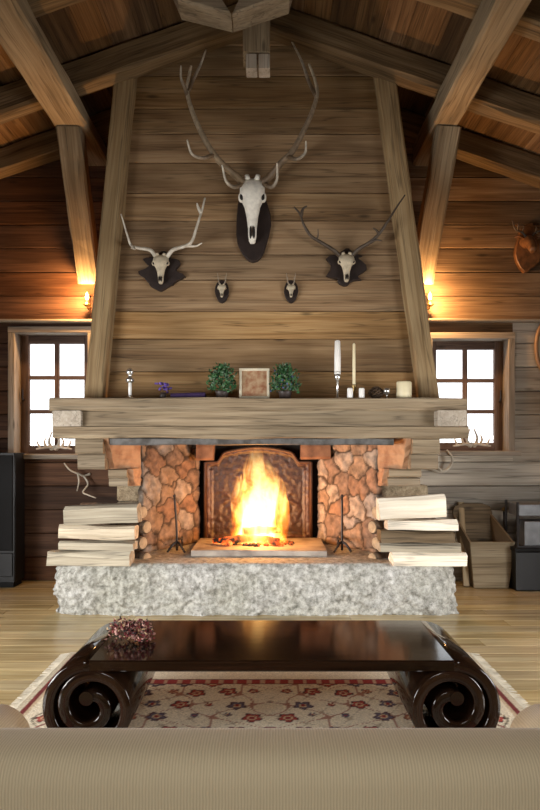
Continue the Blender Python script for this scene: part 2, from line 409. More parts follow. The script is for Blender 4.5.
# windows
def window(idx, wn, lit):
    x0, x1, z0, z1 = wn
    r = bpy.data.objects.new('window_%d' % idx, None); C.objects.link(r); r.location = ((x0+x1)/2, WY, z0); r['kind'] = 'structure'
    bm = newbm(); c = .045
    box(bm, x0-.012, x0+c, WY-.02, WY+.25, z0, z1-c, .004, 2); box(bm, x1-c, x1+.012, WY-.02, WY+.25, z0, z1-c, .004, 2)
    box(bm, x0-.012, x1+.012, WY-.02, WY+.25, z1-c, z1+.012, .004, 0)
    obj('casing', bm, M['casing'], r)
    bm = newbm(); box(bm, x0-.04, x1+.04, WY-.09, WY+.25, z0-.035, z0+.01, .006, 0); obj('sill', bm, M['casing'], r)
    a0, a1, b0, b1 = x0+c, x1-c, z0+.01, z1-c; f = .075
    bm = newbm(); yy = WY+.13
    box(bm, a0, a0+f, yy, yy+.05, b0, b1, .006, 2); box(bm, a1-f, a1, yy, yy+.05, b0, b1, .006, 2)
    box(bm, a0+f, a1-f, yy, yy+.05, b0, b0+f, .006, 0); box(bm, a0+f, a1-f, yy, yy+.05, b1-f, b1, .006, 0)
    fo = obj('sash', bm, M['frame'], r)
    bm = newbm(); xc = (a0+a1)/2
    box(bm, xc-.021, xc+.021, yy+.005, yy+.04, b0+f, b1-f, .004, 2)
    for k in (1, 2):
        zc = b0+f+(b1-b0-2*f)*k/3; box(bm, a0+f, a1-f, yy+.008, yy+.037, zc-.018, zc+.018, .004, 0)
    obj('glazing_bar', bm, M['frame'], r)
    bm = newbm(); box(bm, a0+f-.005, a1-f+.005, yy+.02, yy+.024, b0+f-.005, b1-f+.005); obj('pane', bm, M['glass'], r)
    bm = newbm(); xs = a0+.03 if idx == 1 else a1-.03
    tube(bm, [(xs, yy, (b0+b1)/2-.05), (xs, yy-.035, (b0+b1)/2-.03), (xs, yy-.035, (b0+b1)/2+.05)], .008, .007); obj('window_latch', bm, M['iron'], r)
window(1, WINL, 1); window(2, WINR, 1)

# ------------------------------------------------------------------ roof timbers
def rafter(y, label, w=.16, h=.20):
    r = thing('rafter_pair', label, 'rafter', (CXR, y, ZR), 'rafter pairs under the roof boards')
    for sg, nm in ((-1, 'left'), (1, 'right')):
        xe = XL+.02 if sg < 0 else XR-.02
        bm = newbm()
        p0 = V(CXR+sg*.01, y, ZR+h/2); p1 = V(xe, y, under(xe)+h/2)
        beam(bm, p0, p1, w, h, seg=14, jit=.014, bev=.018)
        obj('rafter', bm, M['rafter'], r)
for y, lab in ((5.60, 'rafter pair lying close against the back wall, its underside lit orange by the wall lamps'),
               (4.85, 'thick weathered rafter pair crossing in front of the top of the boarded chimney hood'),
               (3.94, 'rafter pair nearest the viewer, seen only in the upper corners of the picture')):
    rafter(y, lab)
def rafter_extra(y):
    pass
# purlins running into the room
for x0, x1, zb, zt, lab in ((-1.71, -1.45, 3.75, 3.89, 'left hewn purlin beam running from the back wall overhead'), (1.29, 1.49, 3.75, 3.95, 'right hewn purlin beam running from the back wall overhead')):
    bm = newbm()
    beam(bm, ((x0+x1)/2, 1.2, (zb+zt)/2), ((x0+x1)/2, WY-.0, (zb+zt)/2), x1-x0, zt-zb, seg=20, jit=.016, bev=.02)
    tag(obj('purlin', bm, M['grey']), lab, 'beam')
for xa, ya, xb, yb, lab in ((70, 126, 90, 282, 'left slanted brace from the purlin down to the wall lamp'), (448, 126, 421, 282, 'right slanted brace from the purlin down to the wall lamp')):
    bm = newbm()
    p0 = at(xa, ya, 5.03); p1 = at(xb, yb, WY-.085)
    beam(bm, p0, p1, .19, .15, up=V(0, 1, 0), seg=10, jit=.010, bev=.014)
    tag(obj('brace', bm, M['grey']), lab, 'beam')
# V shaped struts in the nearer truss
dv = 3.90
def P(x, y, d=dv): p = at(x, y, d); return (p.x, p.z)
tr = thing('truss_strut', 'pale hewn V shaped roof strut at the top centre of the picture', 'beam', at(232, 24, dv)+V(0, -.05, 0))
for nm, pts in (('strut', [P(232, 24), P(180, 11), P(166, -22), P(183, -45), P(205, -30), P(217, 0)]),
                ('strut', [P(233, 24), P(244, 0), P(262, -35), P(286, -40), P(296, -20), P(289, 5)])):
    bm = newbm(); prism(bm, pts, dv-.10, dv+.08, .012); obj(nm, bm, M['grey'], tr)
bm = newbm(); beam(bm, P3 := V(at(196, -40, dv).x, dv, at(0, -38, dv).z), V(at(275, -40, dv).x, dv, at(0, -38, dv).z), .2, .14, bev=.01); obj('cross_tie', bm, M['rafter'], tr)
# ridge post
rp = thing('ridge_post', 'short hanging ridge post with two pale block ends above the big antlers', 'post', at(257, 78, 4.55))
bm = newbm(); a = at(243, 60, 4.6); c = at(270, 60, 4.6)
beam(bm, ((a.x+c.x)/2, 4.6, a.z), ((a.x+c.x)/2, 4.6, 4.62), c.x-a.x, .2, up=V(0, 1, 0), seg=5, jit=.006, bev=.012); obj('post', bm, M['grey'], rp)
for x0, x1 in ((246, 257), (258.5, 270)):
    bm = newbm(); a = at(x0, 68, 4.5); c = at(x1, 60, 4.5); box(bm, a.x, c.x, 4.50, 4.62, a.z, at(0, 58, 4.55).z, .006, 2); obj('block_end', bm, M['block'], rp)

# ------------------------------------------------------------------ chimney hood
HY = 5.0
ZM = at(0, 398, 4.6).z                      # top of the mantel
xbl, xbr = at(97, 0, HY).x, at(427, 0, HY).x
xtl, xtr = at(128, 0, HY).x, at(382, 0, HY).x
zt0 = at(0, 70, HY).z
def hl(z): f = (z-ZM)/(zt0-ZM); return xbl+(xtl-xbl)*f
def hr(z): f = (z-ZM)/(zt0-ZM); return xbr+(xtr-xbr)*f
hood = thing('chimney_hood', 'tapering wooden chimney hood of horizontal boards rising above the mantel', 'chimney', (CXR, HY, ZM))
bm = newbm(); z = ZM
hs_ = [.24, .26, .22, .25, .20, .27, .22, .24, .23, .20, .26, .24, .22]
for h in hs_:
    zc = z+h/2
    zz = min(zc, 4.6)
    xa = max(hl(zz), CXR-(ZR+ZTOP-zz)/SL); xb_ = min(hr(zz), CXR+(ZR+ZTOP-zz)/SL)
    if z < 4.55:
        beam(bm, (xa+.03, HY+.03, zc), (xb_-.03, HY+.03, zc), .05, h-.004, seg=8, jit=.004, bev=.006)
    z += h
obj('front_boards', bm, M['board'], hood)
for f_, nm in ((hl, 'side_boards'), (hr, 'side_boards')):
    bm = newbm(); z = ZM-.2
    sg = 1 if f_ is hl else -1
    while z < 4.15:
        x = f_(z+.12); x2 = f_(z)
        beam(bm, (x+sg*.05, HY+.06, z+.12), (x+sg*.05, WY, z+.12), .04, .235, seg=2, bev=.004); z += .24
    obj(nm, bm, M['wall_dark'], hood)
for f_, sg in ((hl, -1), (hr, 1)):
    bm = newbm()
    p0 = V(f_(ZM), HY-.035, ZM); zt_ = 4.17; p1 = V(f_(zt_), HY-.035, zt_)
    beam(bm, p0, p1, .155, .13, up=V(0, 1, 0), seg=14, jit=.010, bev=.012)
    obj('corner_post', bm, M['post'], hood)

# ------------------------------------------------------------------ mantel
mt = thing('mantel_beam', 'long weathered grey timber mantel beam over the fireplace opening', 'mantel', (CXR, 4.75, at(0, 437, 4.6).z))
zt, zm_, zb = ZM, at(0, 426, 4.6).z, at(0, 438, 4.6).z
xl, xr = at(49, 0, 4.6).x, at(467, 0, 4.6).x
bm = newbm(); zs = at(0, 411, 4.6).z
xs_l, xs_r = at(80, 0, 4.6).x, at(437, 0, 4.6).x
beam(bm, (xl, 4.78, (zt+zs)/2), (xr, 4.78, (zt+zs)/2), .36, zt-zs+.004, seg=24, jit=.010, bev=.010); obj('top_timber', bm, M['mantel'], mt)
bm = newbm(); beam(bm, (xs_l, 4.79, (zs+zm_)/2), (xs_r, 4.79, (zs+zm_)/2), .36, zs-zm_+.008, seg=20, jit=.008, bev=.006); obj('front_timber', bm, M['mantel'], mt)
bm = newbm(); beam(bm, (xl+.03, 4.77, (zm_+zb)/2), (xr+.01, 4.77, (zm_+zb)/2), .36, zm_-zb+.004, seg=24, jit=.010, bev=.010); obj('lower_timber', bm, M['mantel'], mt)
for x0, x1, dy in ((at(51, 0, 4.55).x, at(80, 0, 4.55).x, .03), (at(438, 0, 4.5).x, at(467, 0, 4.5).x, .09)):
    bm = newbm(); beam(bm, ((x0+x1)/2, 4.60-dy, (zs+zm_)/2-.002), ((x0+x1)/2, 4.95, (zs+zm_)/2-.002), x1-x0, zs-zm_+.006, seg=4, jit=.004, bev=.008); obj('beam_end', bm, M['block'], mt)
bm = newbm(); beam(bm, (at(112, 0, 4.72).x, 4.76, zb-.025), (at(392, 0, 4.72).x, 4.76, zb-.025), .22, .05, seg=20, jit=.008, bev=.008); lt = obj('lintel', bm, M['lintel'])
tag(lt, 'thin dark stone lintel along the underside of the mantel', 'lintel')

# ------------------------------------------------------------------ corbels and jambs
ZH = at(0, 566, 4.5).z                     # top of the hearth stone
def corbel(sg, xo, xi, edge, din2, jo, lab):
    """xo outer, xi inner x at the front; profile steps back going down"""
    r = thing('corbel_stack', lab, 'corbel', ((xo+xi)/2, 5.3, ZH))
    z0 = zb
    xback = CXR+sg*.97
    tiers = [(4.66, z0, z0-.235, 0.0, .10, 0.0), (4.86, z0-.235, z0-.375, -din2, .07, .13)]
    xi0 = xi
    for (yf, za, zb_, din, slope, dxi) in tiers:
        xi = xi0-sg*dxi
        # timber block
        a = xo+sg*din; bxi = xi
        xs = sorted((a, bxi))
        bm = newbm(); h2 = (za-zb_)/2
        for zz0, zz1, o in ((za, za-h2, 0), (za-h2, zb_, slope*.5)):
            beam(bm, (xs[0]+rnd.uniform(-.01, .01), (yf+o+WY-.02)/2, (zz0+zz1)/2), (xs[1], (yf+o+WY-.02)/2, (zz0+zz1)/2), WY-.02-yf-o, zz0-zz1-.003, seg=5, jit=.006, bev=.010)
        obj('timber_corbel', bm, M['mantel'], r)
        # stone face towards the fire, splayed
        bm = newbm(); gr = bm.verts.layers.float_vector['gr']
        y0 = yf+.01
        pts = [(bxi, y0), (bxi-sg*.04, y0+.0), (edge, 5.04), (edge, 5.6), (bxi, 5.6)]
        n = 6; rings = []
        for k in range(n+1):
            f = k/n; zz = za+(zb_-za)*f
            rings.append([bm.verts.new((p[0]+rnd.uniform(-.006, .006), p[1]+(slope*1.6*f if q < 2 else 0)+rnd.uniform(-.006, .006), zz)) for q, p in enumerate(pts)])
        for k in range(n):
            for q in range(len(pts)): bm.faces.new((rings[k][q], rings[k][(q+1) % len(pts)], rings[k+1][(q+1) % len(pts)], rings[k+1][q]))
        bm.faces.new(rings[0][::-1]); bm.faces.new(rings[-1])
        obj('stone_corbel', bm, M['corbelstone'], r)
    bm = newbm(); a, c = sorted((edge, jo)); zz = zb-.375
    while zz > ZH+.05:
        hh = min(.13, zz-ZH)
        beam(bm, ((a+c)/2, 5.1, zz-hh/2), ((a+c)/2, WY-.02, zz-hh/2), c-a, hh-.004, seg=3, jit=.006, bev=.01); zz -= hh
    obj('jamb', bm, M['grey'], r)
corbel(-1, at(76, 0, 4.66).x, at(103, 0, 4.66).x, at(141, 0, 5.05).x+.0, .18, at(117, 0, 5.1).x, 'left stepped corbel carrying the mantel above the grey log stack')
corbel(1, at(440, 0, 4.66).x, at(412, 0, 4.66).x, at(378, 0, 5.05).x, .09, at(428, 0, 5.1).x, 'right stepped corbel carrying the mantel above the pale log stack')

# ------------------------------------------------------------------ firebox masonry
def masonry(name, p0, p1, z0, z1, lab, seed, parent=None):
    r_ = random.Random(seed)
    p0 = Vector(p0); p1 = Vector(p1); d = p1-p0; Lx = d.length; d.normalize()
    nrm = d.cross(V(0, 0, 1)).normalized()
    if nrm.y > 0: nrm = -nrm
    seeds = []
    for j in range(900):
        q = (r_.uniform(-.05, Lx+.05), r_.uniform(-.05, z1-z0+.05))
        if all(math.hypot(q[0]-s[0], (q[1]-s[1])*1.15) > r_.choice((.13, .17, .19)) for s in seeds):
            c = r_.choice([(.40, .27, .18), (.36, .21, .13), (.46, .37, .29), (.30, .20, .14), (.42, .28, .18), (.40, .34, .29)])
            seeds.append((q[0], q[1], c, r_.uniform(.6, 1.0)))
    nx = int(Lx/.011); nz = int((z1-z0)/.011)
    bm = newbm(); cl = bm.verts.layers.float_color.new('col')
    grid = []
    for j in range(nz+1):
        row = []
        for i in range(nx+1):
            u = Lx*i/nx; v = (z1-z0)*j/nz
            du = .06*noise.noise(V(u*9, v*9, seed))+.008*noise.noise(V(u*28, v*28, seed)); dv_ = .06*noise.noise(V(u*9, v*9, seed+5))+.008*noise.noise(V(u*28, v*28, seed+9))
            ds = sorted((math.hypot(u+du-s[0], (v+dv_-s[1])*1.1), k) for k, s in enumerate(seeds))[:2]
            e = ds[1][0]-ds[0][0]
            s = seeds[ds[0][1]]
            k = min(1, max(0, (e-.006)/.018)); k = k*k*(3-2*k)
            nn = noise.fractal(V(u*14, v*14, seed), 1, 2, 4)*.010
            ex = .011*k*s[3]+nn*1.6
            vt = bm.verts.new(p0+d*u+V(0, 0, z0+v-p0.z)+nrm*ex)
            mo = (.13, .085, .055)
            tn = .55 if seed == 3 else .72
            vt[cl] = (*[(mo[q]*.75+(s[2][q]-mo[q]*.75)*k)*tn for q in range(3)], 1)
            row.append(vt)
        grid.append(row)
    for j in range(nz):
        for i in range(nx): bm.faces.new((grid[j][i], grid[j][i+1], grid[j+1][i+1], grid[j+1][i]))
    o = obj(name, bm, M['masonry'], parent, smooth=True)
    me = o.data
    avg = sum((p.normal for p in me.polygons), Vector())
    if avg.dot(nrm) < 0: me.flip_normals()
    mod = o.modifiers.new('s', 'SOLIDIFY'); mod.thickness = .05; mod.offset = -1
    return o
fb = thing('firebox', 'rough stone masonry firebox lining with soot dark throat around the fire', 'firebox', (CXR, 5.4, ZH))
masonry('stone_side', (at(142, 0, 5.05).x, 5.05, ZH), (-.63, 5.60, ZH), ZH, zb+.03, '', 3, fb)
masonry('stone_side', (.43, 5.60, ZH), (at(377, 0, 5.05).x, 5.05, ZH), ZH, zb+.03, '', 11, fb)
for x0_, x1_, zz0_, zz1_ in ((196, 213, 443, 461), (301, 331, 443, 459)):
    bm = newbm(); a_ = at(x0_, zz1_, 5.42); b_ = at(x1_, zz0_, 5.42); box(bm, a_.x, b_.x, 5.42, 5.66, a_.z, b_.z+.03, .02, 0)
    for v in bm.verts: v.co += noise.noise_vector(v.co*9)*.012
    obj('throat_stone', bm, plain('sooty_stone', (.26, .13, .07), .9, nscale=8, col2=(.12, .055, .03), bump=.8), fb)  # mottled brown stone blocks
bm = newbm(); box(bm, -1.15, .95, 5.66, 5.69, ZH-.0, ZM+.2); obj('soot_wall', bm, M['soot'], fb)

# fireback
fk = thing('fireback', 'arched cast iron fireback with raised relief standing behind the fire', 'fireback', (-.105, 5.57, .41))
def fh(x):
    a = abs(x)
    if a > .35: return .665
    if a > .28: return .665+.09*math.sin((.35-a)/.07*PI/2)
    return .755+.04*math.cos(a/.28*PI/2)
bm = newbm(); cl = bm.verts.layers.float_color.new('col'); W2 = .465; nx, nz = 94, 80
g2 = {}
for side in (0, 1):
    for i in range(nx+1):
        x = -W2+2*W2*i/nx; hh = fh(x)
        for j in range(nz+1):
            z = hh*j/nz
            rel = 0
            if side == 0:
                ax = abs(x)
                r1_ = math.hypot(ax-.24, (z-.33)); an = math.atan2(z-.33, ax-.24)
                rel += .012*max(0, math.cos(5*an+18*r1_))*max(0, 1-r1_/.22)
                r2_ = math.hypot(x, z-.42); an = math.atan2(z-.42, x)
                rel += .018*max(0, math.cos(6*an-14*r2_))*max(0, 1-r2_/.25)
                rel += .008*noise.noise(V(x*25, z*25, 3))
                if .40 < ax < .43 and z < .6: rel += .012
                if min(W2-ax, z, hh-z) < .03: rel += .02
            v = bm.verts.new((-.105+x, 5.57-rel if side == 0 else 5.60, .41+z))
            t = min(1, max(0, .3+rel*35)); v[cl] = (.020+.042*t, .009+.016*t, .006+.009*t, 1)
            g2[side, i, j] = v
for i in range(nx):
    for j in range(nz):
        for s_ in (0, 1): bm.faces.new((g2[s_, i, j], g2[s_, i+1, j], g2[s_, i+1, j+1], g2[s_, i, j+1]))
for i in range(nx):
    for j in (0, nz): bm.faces.new((g2[0, i, j], g2[0, i+1, j], g2[1, i+1, j], g2[1, i, j]))
for j in range(nz):
    for i in (0, nx): bm.faces.new((g2[0, i, j], g2[0, i, j+1], g2[1, i, j+1], g2[1, i, j]))
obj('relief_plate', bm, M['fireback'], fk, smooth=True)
bm = newbm()
pts = [(-.105-W2, 5.55, .42)]+[(-.105+(-W2+2*W2*k/60), 5.55, .41+fh(-W2+2*W2*k/60)) for k in range(61)]+[(-.105+W2, 5.55, .42)]
tube(bm, pts, .014, .014, n=0); obj('rim', bm, plain('rim_iron', (.10, .045, .022), .5, nscale=20), fk, smooth=True)

# ------------------------------------------------------------------ hearth stone
def hewn(x0, x1, y0, y1, z0, z1, st, amp, topamp, name, m, parent=None):
    bm = newbm(); nx = int((x1-x0)/st); ny = int((y1-y0)/(st*2)); nz = int((z1-z0)/st)
    idx = {}
    def vert(i, j, k):
        if (i, j, k) in idx: return idx[i, j, k]
        x = x0+(x1-x0)*i/nx; y = y0+(y1-y0)*j/ny; z = z0+(z1-z0)*k/nz
        p = V(x, y, z)
        n1_ = noise.fractal(p*7, .8, 2.1, 6); n2_ = noise.noise(p*2.5); n3_ = abs(noise.noise(p*28+V(3, 1, 2)))
        d_ = amp*(n1_*.8+n2_*.6+n3_*.8)
        q = p.copy()
        if j == 0: q.y -= d_
        fj = max(0, 1-j/9)
        if i == 0: q.x -= d_*.8
        if i == nx: q.x += d_*.8
        if k == nz: q.z += topamp*(n1_+n2_)
        # rounded shoulders on the front
        f_ = max(0, (z-(z1-.10))/.10); q.y += .055*f_*f_*fj
        ed = min(x-x0, x1-x)
        if ed < .16: q.z -= .035*(1-ed/.16)**2*(z-z0)/(z1-z0); q.y += .07*(1-ed/.16)**2*fj
        if k < nz*.3 : 
            if j == 0: q.y += .02*(1-k/(nz*.3))
        v = bm.verts.new(q); idx[i, j, k] = v; return v
    for i in range(nx):
        for k in range(nz):
            bm.faces.new((vert(i, 0, k), vert(i+1, 0, k), vert(i+1, 0, k+1), vert(i, 0, k+1)))
        for j in range(ny):
            bm.faces.new((vert(i, j, nz), vert(i+1, j, nz), vert(i+1, j+1, nz), vert(i, j+1, nz)))
    for j in range(ny):
        for k in range(nz):
            for i in (0, nx): bm.faces.new((vert(i, j, k), vert(i, j+1, k), vert(i, j+1, k+1), vert(i, j, k+1)))
    return obj(name, bm, m, parent, smooth=True)
hx0, hx1 = at(51, 0, 4.5).x, at(458, 0, 4.5).x
hs = hewn(hx0, hx1, 4.54, 5.68, 0.0, ZH, .011, .038, .003, 'hearth_stone', M['granite'])
tag(hs, 'massive pale rough hewn granite hearth stone raised under the fireplace', 'hearth')
# slab under the fire
xs0, xs1 = at(191, 0, 4.87).x, at(327, 0, 4.87).x
bm = newbm(); beam(bm, (xs0, 5.2, ZH+.026), (xs1, 5.2, ZH+.026), .66, .046, seg=16, jit=.006, bev=.006)
tag(obj('fire_slab', bm, M['slabstone']), 'flat stone slab on the hearth carrying the burning logs', 'slab')

# ------------------------------------------------------------------ fire
ZF = ZH+.05
FX, FY = at(258, 0, 5.2).x, 5.22
for k, (x0, y0, x1, y1, zz, r) in enumerate(((-.28, 5.12, .12, 5.20, 0, .035), (.16, 5.08, -.14, 5.30, .0, .032), (-.20, 5.28, .20, 5.33, .0, .04), (-.12, 5.16, .18, 5.26, .065, .035), (-.22, 5.05, -.36, 5.2, 0, .025))):
    bm = newbm()
    tube(bm, [(FX+x0, y0, ZF+r+zz), (FX+(x0+x1)/2, (y0+y1)/2, ZF+r+zz+.012), (FX+x1, y1, ZF+r+zz)], r, r*.8, sides=10, n=8)
    for v in bm.verts: v.co += noise.noise_vector(v.co*22)*.010
    tag(obj('burning_log', bm, None, smooth=True), ['charred burning log lying frontmost across the slab', 'charred burning log crossing low under the flames', 'charred burning log lying at the back of the fire', 'charred burning log resting on top of the others', 'short charred log end at the left front of the fire'][k], 'firewood', 'burning logs in the fire')
m, nt, b = mat('ember'); L = nt.links.new
tc = N(nt, 'ShaderNodeTexCoord'); n1 = N(nt, 'ShaderNodeTexNoise'); n1.inputs['Scale'].default_value = 16; n1.inputs['Detail'].default_value = 4
L(tc.outputs['Object'], n1.inputs['Vector'])
r1 = ramp(nt, [(.46, (0, 0, 0)), (.60, (1, .12, .01)), (.72, (1, .5, .1))]); L(n1.outputs[0], r1.inputs[0])
L(r1.outputs[0], b.inputs['Emission Color']); b.inputs['Emission Strength'].default_value = 1.6
b.inputs['Base Color'].default_value = (.035, .02, .014, 1); b.inputs['Roughness'].default_value = .95
for o in list(C.objects):
    if o.name.startswith('burning_log'): o.data.materials.clear(); o.data.materials.append(m)
M['ember'] = m
bm = newbm()
for k in range(90):
    a = rnd.uniform(0, 2*PI); r = rnd.uniform(0, 1)**.5
    blob(bm, (FX+math.cos(a)*r*.30, FY-.02+math.sin(a)*r*.16, ZF+.008), rnd.uniform(.012, .028), rnd.uniform(.012, .025), rnd.uniform(.010, .02), 1, .4)
tag(obj('ember_bed', bm, m), 'glowing orange embers scattered under the burning logs', 'embers', kind='stuff')
# flames : a volume of glowing gas with the outline of the fire
HF = .80
def frad(t):
    pts = [(0, .20), (.08, .235), (.2, .225), (.4, .215), (.6, .19), (.75, .145), (.88, .09), (1, .03)]
    for (a, ra), (c, rc) in zip(pts, pts[1:]):
        if a <= t <= c: return ra+(rc-ra)*(t-a)/(c-a)
    return .02
bm = newbm(); rings = []
for i in range(25):
    t = i/24; r = frad(t)*1.12
    cx = FX+.02*math.sin(t*5)
    rings.append([bm.verts.new((cx+r*math.cos(2*PI*k/24)*(1+.18*noise.noise(V(k*.7, t*4, 1))), FY+r*.62*math.sin(2*PI*k/24), ZF+.005+HF*t)) for k in range(24)])
for i in range(24):
    for k in range(24): bm.faces.new((rings[i][k], rings[i][(k+1) % 24], rings[i+1][(k+1) % 24], rings[i+1][k]))
bm.faces.new(rings[0][::-1]); bm.faces.new(rings[-1])
m, nt, b = mat('flame'); L = nt.links.new
nt.nodes.remove(b)
tc = N(nt, 'ShaderNodeTexCoord')
def math_(op, a, c=None, clamp=False):
    n = N(nt, 'ShaderNodeMath', operation=op); n.use_clamp = clamp
    for i_, v_ in enumerate((a, c)):
        if v_ is None: continue
        if isinstance(v_, (int, float)): n.inputs[i_].default_value = v_
        else: L(v_, n.inputs[i_])
    return n.outputs[0]
sep = N(nt, 'ShaderNodeSeparateXYZ'); L(tc.outputs['Object'], sep.inputs[0])
mp = N(nt, 'ShaderNodeMapping'); mp.inputs['Scale'].default_value = (11, 11, 4.0); L(tc.outputs['Object'], mp.inputs['Vector'])
nn = N(nt, 'ShaderNodeTexNoise'); nn.inputs['Scale'].default_value = 1; nn.inputs['Detail'].default_value = 3; nn.inputs['Distortion'].default_value = .8; L(mp.outputs[0], nn.inputs['Vector'])
t_ = math_('DIVIDE', sep.outputs[2], HF, True)
fc = N(nt, 'ShaderNodeFloatCurve'); cv = fc.mapping.curves[0]
cp = [(0, .92), (.08, 1), (.2, 1), (.4, .97), (.6, .84), (.75, .64), (.88, .40), (1, .10)]
while len(cv.points) < len(cp): cv.points.new(.5, .5)
for p_, (a_, c_) in zip(cv.points, cp): p_.location = (a_, c_)
fc.mapping.update(); L(t_, fc.inputs['Value'])
R_ = math_('MULTIPLY', fc.outputs[0], .27)
yy_ = math_('DIVIDE', sep.outputs[1], .62)
rr = math_('SQRT', math_('ADD', math_('MULTIPLY', sep.outputs[0], sep.outputs[0]), math_('MULTIPLY', yy_, yy_)))
rel = math_('DIVIDE', rr, R_)
# ragged tongues: noise eats more of the body higher up
eat = math_('MULTIPLY', math_('SUBTRACT', nn.outputs[0], .5), math_('ADD', math_('MULTIPLY', t_, 3.4), 1.0))
core = math_('SUBTRACT', math_('SUBTRACT', 1.0, rel), math_('ADD', eat, math_('MULTIPLY', t_, .25)), False)
e_ = math_('MULTIPLY', core, 2.2, True)
cr = ramp(nt, [(0.0, (1, .10, .005)), (.35, (1, .24, .015)), (.8, (1, .46, .08)), (1, (1, .62, .20))]); L(e_, cr.inputs[0])
low = math_('SUBTRACT', 1.15, t_)
st = math_('MULTIPLY', math_('MULTIPLY', math_('POWER', e_, 1.15), math_('POWER', low, 1.7)), 52)
vm = N(nt, 'ShaderNodeEmission'); L(cr.outputs[0], vm.inputs[0]); L(st, vm.inputs[1])
L(vm.outputs[0], nt.nodes['Material Output'].inputs['Volume'])
try: m.cycles.volume_step_rate = .25
except Exception as e: print(e)
fo = obj('fire_flames', bm, m, smooth=True); tag(fo, 'bright white and orange flames burning on the hearth slab', 'fire')

def lamp(name, kind, loc, energy, col, size=.1, rot=None, sy=None):
    l = bpy.data.lights.new(name, kind); l.energy = energy; l.color = col
    if kind == 'POINT': l.shadow_soft_size = size
    if kind == 'AREA': l.size = size; l.shape = 'RECTANGLE'; l.size_y = sy or size
    if name == 'fire_light': l.specular_factor = .3
    o = bpy.data.objects.new(name, l); C.objects.link(o); o.location = loc
    if rot: o.rotation_euler = rot
    return o
lamp('fire_light', 'POINT', (FX, FY-.02, ZF+.30), 18, (1, .37, .09), .10)
lamp('fire_light', 'POINT', (FX, FY-.16, ZF+.16), 7, (1, .42, .12), .06)

# ------------------------------------------------------------------ fire irons
def firedog(px, lab, lean):
    d = 5.05; p = at(px, 552, d); x = p.x
    r = thing('andiron', lab, 'andiron', (x, d, ZH))
    bm = newbm(); zt_ = at(0, 497, d).z
    tube(bm, [(x, d, ZH+.02), (x+lean*.2, d, (ZH+zt_)/2), (x+lean, d, zt_)], .010, .009); blob(bm, (x+lean, d, zt_+.008), .013, .013, .015); obj('upright', bm, M['iron'], r, smooth=True)
    bm = newbm()
    for s in (-1, 1): tube(bm, [(x, d, ZH+.09), (x+s*.03, d-.03, ZH+.07), (x+s*.07, d-.05, ZH+.012)], .011, .009)
    obj('foot', bm, M['iron'], r, smooth=True)
    bm = newbm(); tube(bm, [(x, d, ZH+.09), (x, d+.3, ZH+.08)], .010, .010, n=2); tube(bm, [(x, d+.3, ZH+.08), (x, d+.3, ZH+.0)], .010, .010, n=2); obj('log_bar', bm, M['iron'], r, smooth=True)
firedog(177, 'black iron andiron left of the fire', -.02)
firedog(342, 'black iron andiron right of the fire', 0)

# ------------------------------------------------------------------ firewood
def splitlog(x0, x1, yt0, yt1, yb, d, lab, grp, m=None, depth=.16, seed=0):
    """outline as seen: x from x0 to x1, upper edge at yt0..yt1, lower edge at yb (pixels at depth d)"""
    s = F/d
    hz = (yb-(yt0+yt1)/2)/s
    pz = at(0, yb, d).z+hz/2
    tilt = (yt1-yt0)/s
    X0, X1 = at(x0, 0, d).x, at(x1, 0, d).x
    w = depth
    pr = [(-w/2, -hz*.45), (-w*.2, -hz*.5), (w*.35, -hz*.48), (w/2, -hz*.1), (w*.42, hz*.35), (w*.1, hz*.5), (-w*.35, hz*.48), (-w/2, hz*.30)]
    bm = newbm()
    beam(bm, (X0, d+w/2, pz+tilt*.25), (X1, d+w/2, pz-tilt*.25), w, hz, seg=16, jit=.016, prof=[(-a, b_) for a, b_ in pr], endjit=.006)
    bmesh.ops.bevel(bm, geom=[e for e in bm.edges], offset=.002, segments=1, affect='EDGES') if False else None
    return tag(obj('firewood_log', bm, m or M['log']), lab, 'firewood', grp)
GL = 'split logs stacked on the left end of the hearth'; GR = 'split logs stacked on the right end of the hearth'
M['log_pale'] = wood('pale_log', (.48, .40, .30), (.72, .64, .52), (.86, .80, .69), var=.1, bump=.9, rough=.9)  # right stack: its stronger daylight is put into a paler wood colour
M['log_grey'] = wood('grey_log', (.20, .17, .125), (.36, .315, .24), (.52, .47, .37), var=.2, bump=.9, rough=.9)
splitlog(47, 130, 551, 552, 567, 4.53, 'grey split log at the bottom of the left stack, jutting past the hearth', GL, M['log_grey'])
splitlog(58, 133, 541, 543, 551, 4.55, 'thin grey split log second from the bottom of the left stack', GL, M['log_grey'])
splitlog(58, 134, 525, 527, 540, 4.55, 'pale split log second from the top of the left stack', GL)
splitlog(64, 137, 508, 502, 525, 4.55, 'grey split log on top of the left stack', GL, M['log_grey'])
splitlog(393, 467, 553, 554, 567, 4.53, 'squared pale split log at the bottom of the right stack', GR, M['log_pale'])
splitlog(380, 461, 543, 545, 553, 4.55, 'thin grey split log second from the bottom of the right stack', GR, M['log_grey'])
splitlog(381, 455, 531, 532, 543, 4.55, 'brown sided split log in the middle of the right stack', GR, M['bindark'])
splitlog(388, 458, 519, 521, 531, 4.56, 'pale split log second from the top of the right stack', GR, M['log_pale'])
splitlog(379, 446, 500, 492, 519, 4.56, 'thick white split log on top of the right stack', GR, M['log_pale'])
